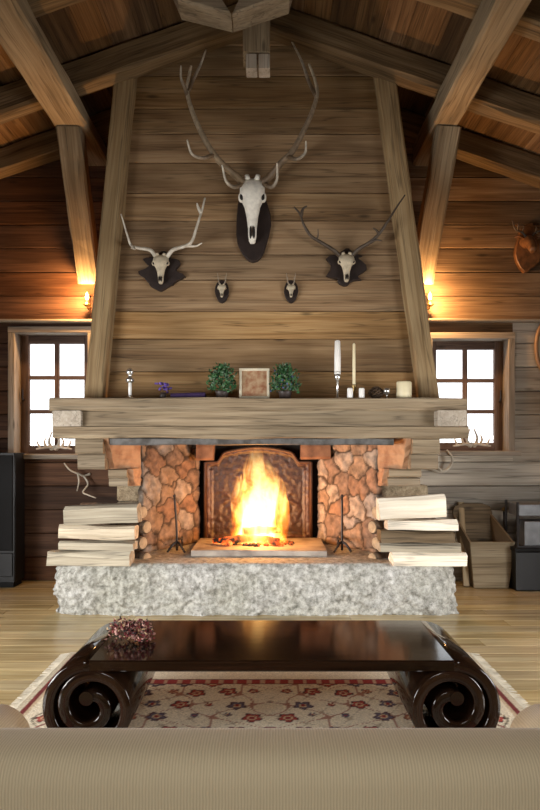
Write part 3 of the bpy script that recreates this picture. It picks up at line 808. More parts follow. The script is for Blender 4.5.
def roundlog(px, py, d, x_other, rpx, lab, grp):
    s = F/d; r = rpx/s; p = at(px, py, d); xo = at(x_other, 0, d).x
    o = thing('round_log', lab, 'firewood', (p.x, d+r, p.z-r), grp)
    bm = newbm(); q_ = (V(xo, d+r+.34, p.z)-V(p.x, d+r, p.z)); tube(bm, [(p.x, d+r, p.z), V(p.x, d+r, p.z)+q_*.5+V(0, 0, .004), (xo, d+r+.34, p.z)], r, r*.95, sides=14, n=8)
    for v in bm.verts: v.co += noise.noise_vector(v.co*14)*.006
    obj('bark', bm, M['bark'], o, smooth=True)
    u_ = q_.normalized(); c_ = V(p.x, d+r, p.z)
    bm = newbm(); tube(bm, [c_+u_*.004, c_-u_*.010], r*.9, r*.86, sides=14, n=1); obj('cut_end', bm, M['logend'], o)
for k, (py, lab) in enumerate(((556, 'round barked log, lowest behind the left stack'), (541, 'round barked log, middle one behind the left stack'), (526, 'round barked log, third up behind the left stack'), (512, 'round barked log, topmost behind the left stack'))):
    roundlog(145-(k % 2)*4, py+4-k, 4.76, 68, 6.8, lab, 'round logs behind the left stack')
for k, (py, lab) in enumerate(((556, 'round barked log, lowest behind the right stack'), (541, 'round barked log, middle one behind the right stack'), (526, 'round barked log, third up behind the right stack'), (512, 'round barked log, topmost behind the right stack'))):
    roundlog(374+(k % 2)*4, py+4-k, 4.76, 446, 6.8, lab, 'round logs behind the right stack')

# ------------------------------------------------------------------ trophies
def tree_antler(bm, beams):
    for pts, r0, r1 in beams: tube(bm, pts, r0, r1, sides=8, n=6)
def pp(x, y, d=HY, dy=0): 
    p = at(x, y, d); p.y = d+dy if False else d; return p
def antlerpts(lst, d0):
    """(px, py, forward) list at wall distance d0"""
    return [at(x, y, d0-f) for x, y, f in lst]
def skull(parent, cx, ytop, ybot, wpx, d, m, big=False):
    """long tapering skull, forehead up and nose down"""
    s = F/d; Lz = (ybot-ytop)/s; W = wpx/s/2; p = at(cx, ytop, d)
    prof = [(0, .62, .3), (.06, .85, .5), (.16, .98, .62), (.28, 1.0, .68), (.36, .86, .62), (.46, .62, .52), (.60, .46, .42), (.78, .35, .34), (.90, .33, .28), (.97, .26, .2), (1.0, .16, .1)]
    bm = newbm(); rings = []; n = 20
    for t, w, dd in prof:
        ring = []
        for k in range(n):
            a = 2*PI*k/n; x = math.cos(a); yv = math.sin(a)
            x = math.copysign(abs(x)**.85, x)
            ring.append(bm.verts.new((p.x+x*W*w, d-W*dd*.8+yv*W*dd*.8-(.02*t), p.z-Lz*t)))
        rings.append(ring)
    for i in range(len(rings)-1):
        for k in range(n): bm.faces.new((rings[i][k], rings[i][(k+1) % n], rings[i+1][(k+1) % n], rings[i+1][k]))
    bm.faces.new(rings[0][::-1]); bm.faces.new(rings[-1])
    for sx in (-1, 1):
        blob(bm, (p.x+sx*W*.86, d-W*.55, p.z-Lz*.30), W*.26, W*.3, Lz*.085, 2)
        tube(bm, [(p.x+sx*W*.38, d-W*.6, p.z-Lz*.03), (p.x+sx*W*.46, d-W*.6, p.z+Lz*.04)], W*.24, W*.2, n=2)
    o = obj('skull', bm, m, parent, smooth=True)
    for sx in (-1, 1):
        bm = newbm(); blob(bm, (p.x+sx*W*.80, d-W*.80, p.z-Lz*.31), W*.19, W*.14, Lz*.055, 2)
        obj('eye_socket', bm, M['hollow'], o, smooth=True)
        bm = newbm(); blob(bm, (p.x+sx*W*.13, d-W*.66-.02, p.z-Lz*.86), W*.10, W*.16, Lz*.10, 2)
        obj('nose_opening', bm, M['hollow'], o, smooth=True)
    return o
# big red deer
d0 = HY
red = thing('stag_skull_mount', 'large white stag skull with tall branching antlers on dark plaque, highest centre', 'skull trophy', at(253, 262, HY))
bm = newbm(); pts = []
for k in range(26):
    a = 2*PI*k/26; x = 253+17.5*math.sin(a)*(1-.25*max(0, math.cos(a)))*(1+.06*math.sin(5*a)); y = 221-42*math.cos(a)
    p = at(x, y, HY); pts.append((p.x, p.z))
prism(bm, pts, HY-.035, HY+.01, .008); obj('plaque', bm, M['plaque'], red)
skull(red, 252.5, 181, 245, 25, HY-.04, M['bone'])
D = HY-.10
bm = newbm()
for pts, r0, r1 in (
    ([(243, 182, 0), (236, 176, .03), (222, 164, .10), (211, 150, .15), (200, 130, .17), (191, 108, .16), (187, 90, .14), (189, 76, .12), (191, 66, .10)], .024, .006),
    ([(242, 184, 0), (234, 187, .06), (226, 181, .12), (222, 165, .16)], .016, .004),
    ([(214, 155, .14), (203, 158, .2), (192, 154, .24), (187, 140, .26)], .014, .004),
    ([(188, 92, .14), (193, 80, .12), (200, 66, .10), (206, 50, .08)], .014, .004),
    ([(188, 98, .14), (184, 86, .18), (181, 78, .2), (181, 66, .2)], .012, .004)):
    tube(bm, antlerpts(pts, D), r0*1.25, r1*1.5, sides=10, n=6, cols=((.17, .11, .06), (.92, .86, .72)) if r0 < .02 else ((.20, .14, .08), (.72, .62, .46)))
obj('antler', bm, M['stag_antler'], red, smooth=True)
bm = newbm()
for pts, r0, r1 in (
    ([(263, 182, 0), (270, 177, .03), (281, 163, .10), (292, 152, .15), (303, 132, .17), (312, 112, .16), (317, 94, .14), (315, 80, .12), (309, 64, .10)], .024, .006),
    ([(264, 184, 0), (272, 187, .06), (277, 179, .12), (277, 163, .16)], .016, .004),
    ([(288, 157, .14), (297, 159, .2), (305, 153, .24), (306, 141, .26)], .014, .004),
    ([(316, 96, .14), (309, 82, .10), (302, 62, .08), (291, 40, .05)], .014, .004)):
    tube(bm, antlerpts(pts, D), r0*1.25, r1*1.5, sides=10, n=6, cols=((.13, .085, .048), (.78, .72, .60)) if r0 < .02 else ((.15, .10, .06), (.55, .46, .33)))
obj('antler', bm, M['stag_antler'], red, smooth=True)
def leafy(cx, cy, w, h, seed):
    r_ = random.Random(seed); pts = []
    for k in range(40):
        a = 2*PI*k/40
        rr_ = 1+.22*math.sin(7*a+seed)+.10*math.sin(11*a)
        x = cx+w/2*math.sin(a)*rr_*(1.0); y = cy-h/2*math.cos(a)*(1+.12*math.sin(6*a+1))
        p = at(x, y, HY); pts.append((p.x, p.z))
    return pts
# left fallow mount
fm = thing('fallow_skull_mount', 'small skull on dark leaf shaped plaque with wide pale antlers, left of the stag', 'skull trophy', at(162, 292, HY))
bm = newbm(); prism(bm, leafy(162, 272, 38, 36, 1), HY-.03, HY+.01, .006); obj('plaque', bm, M['plaque'], fm)
skull(fm, 161.5, 256, 285, 16, HY-.035, M['bone_aged'])
bm = newbm()
tube(bm, antlerpts([(156, 257, 0), (150, 250, .04), (138, 248, .09), (131, 245, .13), (127, 234, .16), (121, 214, .16)], D+.04), .017, .005, sides=8)
tube(bm, antlerpts([(131, 245, .13), (135, 249, .2), (131, 248, .24)], D+.04), .012, .004); obj('antler', bm, M['antler_pale'], fm, smooth=True)
bm = newbm()
tube(bm, antlerpts([(167, 257, 0), (173, 250, .04), (185, 246, .09), (192, 241, .13), (197, 226, .16), (202, 210, .16), (205, 198, .15)], D+.04), .017, .007, sides=8)
tube(bm, antlerpts([(201, 213, .16), (198, 207, .17), (197, 203, .18)], D+.04), .015, .005)
tube(bm, antlerpts([(186, 246, .09), (196, 246, .12), (202, 243, .15)], D+.04), .012, .004)
obj('antler', bm, M['antler_pale'], fm, smooth=True)
# right dark antlered mount
rm = thing('fallow_skull_mount', 'small skull on dark leaf shaped plaque with wide dark antlers, right of the stag', 'skull trophy', at(346, 286, HY))
bm = newbm(); prism(bm, leafy(346, 268, 36, 34, 3), HY-.03, HY+.01, .006); obj('plaque', bm, M['plaque'], rm)
skull(rm, 346, 255, 283, 16, HY-.035, M['bone_aged'])
bm = newbm()
tube(bm, antlerpts([(340, 256, 0), (333, 250, .04), (322, 243, .09), (311, 236, .13), (304, 225, .16), (300, 214, .16), (294, 207, .15)], D+.04), .017, .006, sides=8)
tube(bm, antlerpts([(301, 216, .16), (303, 209, .17), (307, 206, .18)], D+.04), .015, .005)
tube(bm, antlerpts([(316, 240, .1), (318, 236, .13), (318, 229, .16)], D+.04), .007, .003)
obj('antler', bm, M['antler_dark'], rm, smooth=True)
bm = newbm()
tube(bm, antlerpts([(352, 256, 0), (359, 249, .04), (369, 243, .09), (378, 235, .13), (388, 221, .16), (396, 208, .16), (405, 195, .15)], D+.04), .018, .005, sides=8)
tube(bm, antlerpts([(370, 243, .1), (376, 240, .13), (382, 241, .16)], D+.04), .012, .004)
tube(bm, antlerpts([(379, 234, .13), (376, 230, .15), (373, 228, .16)], D+.04), .012, .004)
obj('antler', bm, M['antler_dark'], rm, smooth=True)
# two small roe mounts
for cx, lab in ((222, 'tiny horned skull on dark plaque under the stag, left one of two'), (291, 'tiny horned skull on dark plaque under the stag, right one of two')):
    r = thing('roe_skull_mount', lab, 'skull trophy', at(cx, 304, HY), 'small skulls under the stag')
    bm = newbm(); pts = []
    for k in range(16):
        a = 2*PI*k/16; p = at(cx+7.2*math.sin(a)*(1-.2*max(0, -math.cos(a))), 292-11.5*math.cos(a), HY); pts.append((p.x, p.z))
    prism(bm, pts, HY-.022, HY+.01, .004); obj('plaque', bm, M['plaque'], r)
    skull(r, cx, 285, 298, 8.5, HY-.025, M['bone_aged'])
    for sx in (-1, 1):
        bm = newbm()
        tube(bm, antlerpts([(cx+sx*1.8, 286, 0), (cx+sx*3.4, 281, .02), (cx+sx*4.6, 273, .03)], HY-.035), .006, .002, sides=6, n=3)
        tube(bm, antlerpts([(cx+sx*3.6, 280, .02), (cx+sx*2.8, 277, .05)], HY-.035), .004, .0015, sides=6, n=2)
        obj('horn', bm, M['antler'], r, smooth=True)
# carved head at the right edge
ch = thing('carved_deer_head', 'carved brown deer head with dark antlers on the upper right wall', 'trophy', at(527, 275, WY))
bm = newbm(); pts = []
for k in range(20):
    a = 2*PI*k/20; p = at(526+12*math.sin(a)*(1+.15*math.cos(3*a)), 249-24*math.cos(a)*(1+.08*math.sin(4*a)), WY); pts.append((p.x, p.z))
prism(bm, pts, WY-.05, WY-.001, .008); obj('plaque', bm, M['brown'], ch)
bm = newbm(); p = at(529, 245, WY-.12)
tube(bm, [p+V(0, .08, .05), p+V(0, 0, .03), p+V(-.01, -.08, -.03), p+V(-.015, -.13, -.09)], 0, rad=lambda f: .062-.03*f, sides=12)
for sx in (-1, 1): tube(bm, [p+V(sx*.045, 0, .06), p+V(sx*.10, -.01, .075), p+V(sx*.13, 0, .06)], 0, rad=lambda f: .008+.018*math.sin(PI*f), sides=8, squash=.5)
obj('head', bm, M['brown'], ch, smooth=True)
bm = newbm()
for sx in (-1, 1):
    b0 = at(529, 238, WY-.12)
    tube(bm, [b0+V(sx*.02, 0, 0), b0+V(sx*.06, 0, .05), b0+V(sx*.13, -.02, .07), b0+V(sx*.16, -.03, .15)], .013, .004)
    tube(bm, [b0+V(sx*.06, 0, .05), b0+V(sx*.055, -.03, .10)], .008, .003, n=2); tube(bm, [b0+V(sx*.11, -.02, .065), b0+V(sx*.11, -.05, .13)], .008, .003, n=2)
obj('antler', bm, M['antler_dark'], ch, smooth=True)
# oval frame at the right edge
ofr = thing('oval_frame', 'oval brown wooden frame hanging on the grey wall right of the window', 'picture frame', at(552, 378, WY))
bm = newbm(); pts = []
cc = at(553, 347, WY-.02)
for k in range(33):
    a = 2*PI*k/32; pts.append((cc.x+.155*math.cos(a), WY-.03, cc.z+.28*math.sin(a)))
tube(bm, pts, .018, .018, n=0); obj('frame', bm, M['oval'], ofr, smooth=True)
bm = newbm(); prism(bm, [(cc.x+.145*math.cos(2*PI*k/32), cc.z+.27*math.sin(2*PI*k/32)) for k in range(32)], WY-.025, WY-.003); obj('picture', bm, M['mount'], ofr)

# hanging cast antlers beside the corbels
def shed(lst, d, lab, r0=.011, m=None):
    bm = newbm()
    for pts, a, c in lst: tube(bm, antlerpts([(x, y, f) for x, y, f in pts], d), a, c, sides=8, n=5)
    return tag(obj('shed_antler', bm, M[m or 'antler_pale'], smooth=True), lab, 'antler')
shed([([(64, 463, .12), (70, 470, .1), (79, 474, .06), (84, 476, .03), (90, 474, .0)], .006, .011), ([(78, 474, .06), (79, 482, .08), (77, 491, .1)], .010, .006), ([(84, 476, .04), (88, 484, .06), (83, 492, .1), (88, 495, .12), (96, 498, .12)], .010, .005)], 5.695, 'pale forked antler hanging on the dark wall above the left log stack')
shed([([(428, 466, .0), (434, 470, .04), (444, 471, .06), (451, 465, .08), (452, 457, .10), (447, 450, .12)], .020, .007), ([(442, 471, .06), (436, 466, .10), (432, 462, .12)], .012, .005)], 5.69, 'pale curved antler hanging beside the right corbel under the window')
def sill_antler(cx, base, dd, lab, k):
    L_ = []
    for sx in (-1, 1):
        L_.append(([(cx+sx*1, base-3, 0), (cx+sx*5*k, base-5, .02), (cx+sx*11*k, base-4, .04), (cx+sx*18*k, base-3, .05)], .018, .007))
        L_.append(([(cx+sx*3*k, base-4, .0), (cx+sx*5*k, base-11, .02), (cx+sx*2*k, base-20, .03)], .017, .006))
        L_.append(([(cx+sx*8*k, base-5, .03), (cx+sx*9.5*k, base-10, .02), (cx+sx*8*k, base-14, .0)], .014, .006))
        L_.append(([(cx+sx*14*k, base-4, .04), (cx+sx*16*k, base-8, .03), (cx+sx*16.5*k, base-11, .0)], .012, .005))
    L_.append(([(cx-4, base-3, 0), (cx, base-5, 0), (cx+4, base-3, 0)], .018, .018))
    return shed(L_, dd, lab, m='antler_pale')
sill_antler(54, 452, WY+.02, 'small branching antlers lying on the left window sill', 1.0)
sill_antler(472, 449, WY+.02, 'small branching antlers lying on the right window sill', 1.05)

# ------------------------------------------------------------------ wall lamps
for px, lab, zx in ((87, 'glowing wall lamp at the foot of the left slanted brace', -1), (430, 'glowing wall lamp at the foot of the right slanted brace', 1)):
    p = at(px, 300, 5.60); r = thing('wall_lamp', lab, 'lamp', (p.x, 5.6, p.z-.05))
    bm = newbm(); lathe(bm, p.x, 5.60, p.z-.06, [(.01, 0), (.03, .01), (.035, .02), (.012, .035), (.012, .06)], 16); tube(bm, [(p.x, 5.6, p.z-.05), (p.x, 5.65, p.z-.07), (p.x, 5.70, p.z-.04)], .008, .008); obj('bracket', bm, M['brass'], r, smooth=True)
    bm = newbm(); lathe(bm, p.x, 5.60, p.z, [(.006, 0), (.014, .012), (.016, .03), (.010, .05), (.002, .07)], 14)
    o = obj('bulb', bm, emit('bulb_glow', (1, .62, .25), 26), r, smooth=True)
    lamp('wall_lamp_light', 'POINT', (p.x, 5.52, p.z+.03), 42.0, (1, .52, .19), .03)

# ------------------------------------------------------------------ on the mantel
MY = 4.72
def mx_(px): return at(px, 0, MY).x
sM = F/MY
def mz(py): return at(0, py, MY).z+ (ZM-at(0, 397, MY).z)
# silver candlestick with a short candle
x = mx_(130)
r = thing('candlestick', 'small silver candlestick with white stem at the left end of the mantel', 'candlestick', (x, MY, ZM))
bm = newbm(); lathe(bm, x, MY, ZM, [(.042, 0), (.042, .008), (.02, .016), (.010, .03), (.010, .035)], 20); obj('silver_foot', bm, M['silver'], r, smooth=True)
bm = newbm(); lathe(bm, x, MY, ZM+.12, [(.012, 0), (.03, .012), (.032, .03), (.014, .045), (.012, .06), (.03, .075), (.026, .095), (.008, .115)], 20); obj('silver_mount', bm, M['silver'], r, smooth=True)
bm = newbm(); lathe(bm, x, MY, ZM+.03, [(.011, 0), (.013, .045), (.011, .095)], 16); obj('stem', bm, M['white_wax'], r, smooth=True)
# purple flowers + folded cloth
x = mx_(163)
r = thing('purple_posy', 'small posy of purple flowers standing on the mantel', 'flowers', (x, MY, ZM))
bm = newbm(); lathe(bm, x, MY, ZM, [(.022, 0), (.026, .03), (.018, .05)], 14); obj('vase', bm, M['pot'], r, smooth=True)
bm = newbm()
for k in range(26):
    a = rnd.uniform(0, 2*PI); q = rnd.uniform(0, .06); blob(bm, (x+math.cos(a)*q+(.03 if k % 3 == 0 else 0), MY+math.sin(a)*q*.6, ZM+.05+rnd.uniform(0, .075)), .011, .011, .010, 1, .5)
obj('blossom', bm, M['purple'], r)
bm = newbm(); box(bm, mx_(171), mx_(205), MY-.03, MY+.11, ZM, ZM+.045, .012, 0)
for v in bm.verts: v.co.z += .006*math.sin(v.co.x*60)
tag(obj('folded_cloth', bm, M['purple_cloth']), 'dark purple folded cloth lying on the mantel beside the purple posy', 'cloth')
# plants
def plant(px, lab, seed, buds):
    r_ = random.Random(seed); x = mx_(px)
    r = thing('potted_plant', lab, 'plant', (x, MY, ZM))
    bm = newbm(); lathe(bm, x, MY, ZM, [(.04, 0), (.05, .05), (.053, .06), (.045, .062)], 18); obj('pot', bm, M['pot'], r, smooth=True)
    for nm, mm, n in (('foliage', M['leaf'], 520), ('pale_leaf', M['leaf_pale'], 60), ('bud', M['bud'], buds)):
        if not n: continue
        bm = newbm()
        for k in range(n):
            a = r_.uniform(0, 2*PI); e = r_.uniform(-.35, 1.4); q = r_.uniform(.5, 1)
            c = V(x+math.cos(a)*math.cos(e)*.115*q, MY+math.sin(a)*math.cos(e)*.10*q, ZM+.105+math.sin(e)*.165*q)
            if c.z < ZM+.012: c.z = ZM+.012
            if nm == 'bud': blob(bm, c, .009, .009, .009, 1); continue
            dr = V(r_.uniform(-1, 1), r_.uniform(-1, 1), r_.uniform(-.3, 1)).normalized(); sd_ = dr.cross(V(r_.uniform(-1, 1), r_.uniform(-1, 1), .3)).normalized()
            l_ = r_.uniform(.02, .034); w_ = l_*.32; nn_ = dr.cross(sd_)*l_*.18
            vs = [bm.verts.new(c), bm.verts.new(c+dr*l_*.5+sd_*w_+nn_), bm.verts.new(c+dr*l_), bm.verts.new(c+dr*l_*.5-sd_*w_+nn_)]
            bm.faces.new((vs[0], vs[1], vs[2])); bm.faces.new((vs[0], vs[2], vs[3]))
        q_ = obj(nm, bm, mm, r); q_['kind'] = 'stuff'
plant(222, 'bushy green potted plant left of the small picture on the mantel', 4, 0)
plant(285, 'bushy potted plant with bluish buds right of the small picture on the mantel', 9, 34)
# little picture
x0, x1 = mx_(239), mx_(269.5); z0, z1 = ZM+.005, ZM+.235
r = thing('small_picture', 'small cream framed picture leaning between the two plants on the mantel', 'picture', ((x0+x1)/2, MY+.03, ZM))
bm = newbm(); t = .02
for a in ((x0, x1, z0, z0+t, 0), (x0, x1, z1-t, z1, 0), (x0, x0+t, z0+t, z1-t, 2), (x1-t, x1, z0+t, z1-t, 2)): box(bm, a[0], a[1], MY+.02, MY+.045, a[2], a[3], .003, a[4])
obj('frame', bm, M['mount'], r)
bm = newbm(); box(bm, x0+t, x1-t, MY+.03, MY+.04, z0+t, z1-t); obj('print', bm, M['art'], r)
# candles
def candle(px, ytop, ybase, lab, m, rad, kind):
    x = mx_(px); zc = mz(ybase); zt_ = mz(ytop)
    r = thing('tall_candle', lab, 'candle', (x, MY, ZM))
    bm = newbm(); lathe(bm, x, MY, zc, [(rad, 0), (rad, (zt_-zc)*.5), (rad*.85, (zt_-zc)*.97), (rad*.4, zt_-zc)], 14); obj('taper', bm, m, r, smooth=True)
    bm = newbm(); tube(bm, [(x, MY, zt_-.003), (x+.001, MY, zt_+.012)], .0015, .001, n=2, sides=5); obj('wick', bm, M['wick'], r)
    bm = newbm()
    if kind: lathe(bm, x, MY, ZM, [(.045, 0), (.045, .006), (.012, .014), (.008, .05), (.008, zc-ZM-.05), (.022, zc-ZM-.035), (.024, zc-ZM+.02), (.020, zc-ZM+.02), (.019, zc-ZM-.01)], 18)
    else: lathe(bm, x, MY, ZM, [(.04, 0), (.04, .006), (.014, .016), (.010, zc-ZM-.02), (.02, zc-ZM), (.02, zc-ZM+.012)], 18)
    obj('candle_holder', bm, M['silver'] if kind else M['brass'], r, smooth=True)
candle(337.5, 338, 372, 'thick white taper candle in a silver holder on the mantel', M['white_wax'], .024, True)
candle(354, 341, 384, 'thin cream taper candle in a low brass holder on the mantel', M['cream_wax'], .012, False)
for px, lab in ((349, 'small white votive candle left of the cream taper foot'), (360.5, 'small white votive candle right of the cream taper foot')):
    x = mx_(px); r = thing('votive_candle', lab, 'candle', (x, MY-.06, ZM), 'votives beside the cream taper')
    bm = newbm(); lathe(bm, x, MY-.06, ZM, [(.019, 0), (.021, .01), (.021, .07), (.017, .078), (.004, .074)], 16); obj('wax', bm, M['white_wax'], r, smooth=True)
    bm = newbm(); tube(bm, [(x, MY-.06, ZM+.07), (x, MY-.06, ZM+.086)], .0015, .001, n=2, sides=5); obj('wick', bm, M['wick'], r)
x = mx_(377); r = thing('dark_pine_cone', 'dark brown pine cone lying between the candles and the goblet', 'pine cone', (x, MY+.04, ZM))
bm = newbm()
for k in range(70):
    t = k/70; a = k*2.4; q = .05*math.sin(PI*(t*.85+.1)); c = V(x+math.cos(a)*q, MY+.04+math.sin(a)*q, ZM+.012+t*.085)
    blob(bm, c, .014, .014, .006, 1, .3)
obj('scale', bm, M['bark'], r)
x = mx_(386); r = thing('glass_goblet', 'small silvery goblet on the mantel left of the cream pillar candle', 'goblet', (x, MY-.03, ZM))
bm = newbm(); lathe(bm, x, MY-.03, ZM, [(.02, 0), (.02, .004), (.005, .01), (.005, .03), (.02, .042), (.026, .06), (.022, .08), (.018, .08), (.021, .06), (.004, .046)], 18); obj('bowl', bm, M['silver'], r, smooth=True)
x = mx_(404); r = thing('pillar_candle', 'wide cream pillar candle at the right end of the mantel', 'candle', (x, MY, ZM))
bm = newbm(); lathe(bm, x, MY, ZM, [(.052, 0), (.056, .006), (.056, .125), (.052, .132), (.046, .122), (.006, .118)], 24); obj('wax', bm, M['cream_wax'], r, smooth=True)
bm = newbm(); tube(bm, [(x, MY, ZM+.112), (x, MY, ZM+.135)], .002, .001, n=2, sides=5); obj('wick', bm, M['wick'], r)

# ------------------------------------------------------------------ things along the back wall
# black cabinet at the left
d = 5.42; x1 = at(24, 0, 5.62).x
r = thing('black_cabinet', 'tall glossy black cabinet at the left edge before the wall', 'cabinet', (x1-.3, d+.16, 0))
zt_ = at(0, 453, d).z
bm = newbm(); box(bm, x1-.62, x1, d, d+.22, .05, zt_, .008, 2); obj('body', bm, M['black'], r)
bm = newbm(); box(bm, x1-.60, x1-.02, d+.02, d+.2, 0, .05, .004, 0); obj('plinth', bm, M['blackmat'], r)
bm = newbm(); box(bm, x1-.60, x1-.02, d-.012, d, .10, .30, .004, 0); obj('drawer', bm, M['black'], r)
bm = newbm(); box(bm, x1-.60, x1-.02, d-.012, d, .32, zt_-.02, .004, 0); obj('door', bm, M['blackmat'], r)
# wooden bin
d = 5.40; s = F/d
def q(px, py): p = at(px, py, d); return (p.x, p.z)
r = thing('wooden_bin', 'flared light wooden log bin standing before the right wall', 'bin', (at(492, 0, d).x, d+.15, 0))
bm = newbm(); zb0 = .0
p1, p2, p3, p4 = q(470, 542), q(515, 542), q(509, 586), q(474, 586)
prism(bm, [p1, p2, (p3[0], .005), (p4[0], .005)], d, d+.025, .003); obj('front_panel', bm, M['binwood'], r)
bm = newbm(); prism(bm, [q(461, 515), q(463, 509), q(472, 506), q(492, 506), q(500, 509), q(502, 515), (p3[0], .005), (p4[0], .005)], d+.24, d+.262, .003); obj('back_panel', bm, M['bindark'], r)
for a, b_, a2, b2 in ((p1, p4, q(461, 515), 0), (p2, p3, q(502, 515), 0)):
    bm = newbm(); vs = []
    t = .018 if a[0] < at(492, 0, d).x else -.018
    for dx in (0, t):
        vs.append([bm.verts.new((a[0]+dx, d+.025, a[1])), bm.verts.new((b_[0]+dx, d+.025, .005)), bm.verts.new((b_[0]+dx, d+.24, .005)), bm.verts.new((a2[0]+dx, d+.24, a2[1]-.02))])
    bm.faces.new(vs[0]); bm.faces.new(vs[1][::-1])
    for k in range(4): bm.faces.new((vs[0][k], vs[0][(k+1) % 4], vs[1][(k+1) % 4], vs[1][k]))
    obj('side_panel', bm, M['bindark'], r)
bm = newbm(); box(bm, p4[0], p3[0], d+.02, d+.25, .005, .025); obj('base', bm, M['bindark'], r)
# leaning boards behind the log stack
bm = newbm(); beam(bm, (at(461, 0, 5.6).x, 5.45, .01), (at(463, 0, 5.6).x, 5.67, at(0, 503, 5.6).z), .03, .05, up=V(1, 0, 0), seg=4, jit=.003, bev=.003)
tag(obj('wooden_stick', bm, M['binwood']), 'thin light wooden stick leaning on the wall beside the log bin', 'stick')
# black stove like chest with grey cases on it
d = 5.3
r = thing('black_chest', 'low black chest at the right edge beside the log bin', 'chest', (at(535, 0, d).x, d+.18, 0))
x0, x1 = at(516, 0, d).x, at(516, 0, d).x+.55; zt_ = at(0, 548, d).z
bm = newbm(); box(bm, x0, x1, d, d+.35, .0, zt_-.03, .01, 0); obj('body', bm, M['black'], r)
bm = newbm(); box(bm, x0-.01, x1+.01, d-.01, d+.36, zt_-.03, zt_, .006, 0); obj('lid', bm, M['blackmat'], r)
r = thing('metal_rack', 'grey metal rack with dark posts standing on the black chest', 'rack', (at(530, 0, d).x, d+.18, zt_))
zz1 = at(0, 505, d).z; xa = at(519, 0, d).x
bm = newbm(); box(bm, xa+.02, x1-.06, d+.05, d+.28, zz1-.10, zz1, .006, 0); obj('top_tray', bm, M['greymetal'], r)
bm = newbm(); box(bm, xa+.06, x1-.10, d+.03, d+.20, zt_+.012, zz1-.14, .006, 0); obj('drawer', bm, M['greymetal'], r)
for xx, yy in ((xa, d+.03), (xa, d+.29), (x1-.05, d+.03), (x1-.05, d+.29)):
    bm = newbm(); tube(bm, [(xx, yy, zt_), (xx, yy, zz1+.02)], .011, .011, n=2); obj('post', bm, M['iron'], r)
bm = newbm(); box(bm, xa, x1-.05, d+.02, d+.30, zt_, zt_+.012, .003, 0); obj('shelf', bm, M['iron'], r)
# fire tools leaning in the dark between
x = at(508, 0, 5.55).x
r = thing('fire_poker', 'dark iron poker with brass knob leaning on the wall behind the bin', 'poker', (x, 5.6, 0))
bm = newbm(); tube(bm, [(x-.0, 5.5, .01), (x, 5.6, .4), (x+.005, 5.665, at(0, 512, 5.6).z)], .008, .008); obj('shaft', bm, M['iron'], r)
bm = newbm(); blob(bm, (x+.005, 5.665, at(0, 510, 5.6).z), .018, .018, .022); obj('knob', bm, M['brass'], r, smooth=True)

# ------------------------------------------------------------------ rug
RX0, RX1, RY0, RY1 = -1.17, 1.17, 2.0, 3.70
def palm(u, v, s):
    """palmette / rosette motif, returns colour or None"""
    r = math.hypot(u, v)/s; a = math.atan2(v, u)
    pet = .62+.38*abs(math.cos(2.5*a+.6))
    if r > pet: return None
    if r > pet*.82: return (.10, .045, .05)
    if r > .40: return (.42, .09, .075)
    if r > .26: return (.66, .50, .32)
    return (.30, .05, .05)
rr_ = random.Random(5); motifs = []
for i in range(9):
    for j in range(9):
        u = i*.14+(.07 if j % 2 else 0); v = 2.15+j*.135
        u += rr_.uniform(-.02, .02); v += rr_.uniform(-.02, .02)
        motifs.append((u, v, rr_.choice([.022, .030, .042, .050]), rr_.randrange(4)))
cols = [None, (.38, .07, .06), (.14, .12, .16), (.44, .17, .10)]
def rugcol(x, y):
    cream = (.80, .72, .56)
    ex = min(x-RX0, RX1-x); ey = RY1-y; e = min(ex, ey, y-RY0+5)
    ax = abs(x)
    if e < .03: return (.62, .55, .42)
    if e < .055: return (.20, .05, .05)
    if .055 <= e < .075: return (.60, .48, .33)
    bw = .50 if ey < ex else .33
    if e < bw:
        if e > bw-.075:
            t = (x if ey < ex else y)
            if e > bw-.012 or e < bw-.063: return (.12, .05, .05)
            k = (t*14) % 1
            return (.55, .35, .24) if abs(k-.5) < .16 else (.36, .06, .06)
        t = (x if ey < ex else y); k = ((t/.17) % 1)-.5; n_ = int(t/.17 // 1)
        c = palm(k*.17, e-.165, .062 if n_ % 2 else .045)
        if c: return c
        w_ = .165+.05*math.sin(t*2*PI/.34)
        if abs(e-w_) < .006: return (.30, .10, .08)
        if abs(e-.165-.05*math.sin(t*2*PI/.34+PI)) < .005: return (.25, .22, .16)
        return cream
    for (u, v, s, k) in motifs:
        if abs(ax-u) < s and abs(y-v) < s:
            c = palm(ax-u, y-v, s)
            if c:
                if k and c == (.42, .09, .075): return cols[k]
                return c
    if abs(math.sin(ax*22+1.5*math.sin(y*17))-math.sin(y*24)) < .085: return (.42, .22, .16)
    if abs(math.sin(ax*31+y*9)+math.sin(y*33-ax*8)) < .06: return (.50, .42, .31)
    return cream
bm = newbm(); cl = bm.verts.layers.float_color.new('col'); st_ = .0085
nx = int((RX1-RX0)/st_); ny = int((RY1-RY0)/st_); g = []
for j in range(ny+1):
    row = []
    for i in range(nx+1):
        x = RX0+(RX1-RX0)*i/nx; y = RY0+(RY1-RY0)*j/ny
        v = bm.verts.new((x, y, .014+.0015*noise.noise(V(x*60, y*60, 0)))); v[cl] = (*rugcol(x, y), 1); row.append(v)
    g.append(row)
for j in range(ny):
    for i in range(nx): bm.faces.new((g[j][i], g[j][i+1], g[j+1][i+1], g[j+1][i]))
lowr = [[bm.verts.new((x, y, .001)) for x in (RX0, RX1)] for y in (RY0, RY1)]
for vv in lowr:
    for v in vv: v[cl] = (.5, .45, .35, 1)
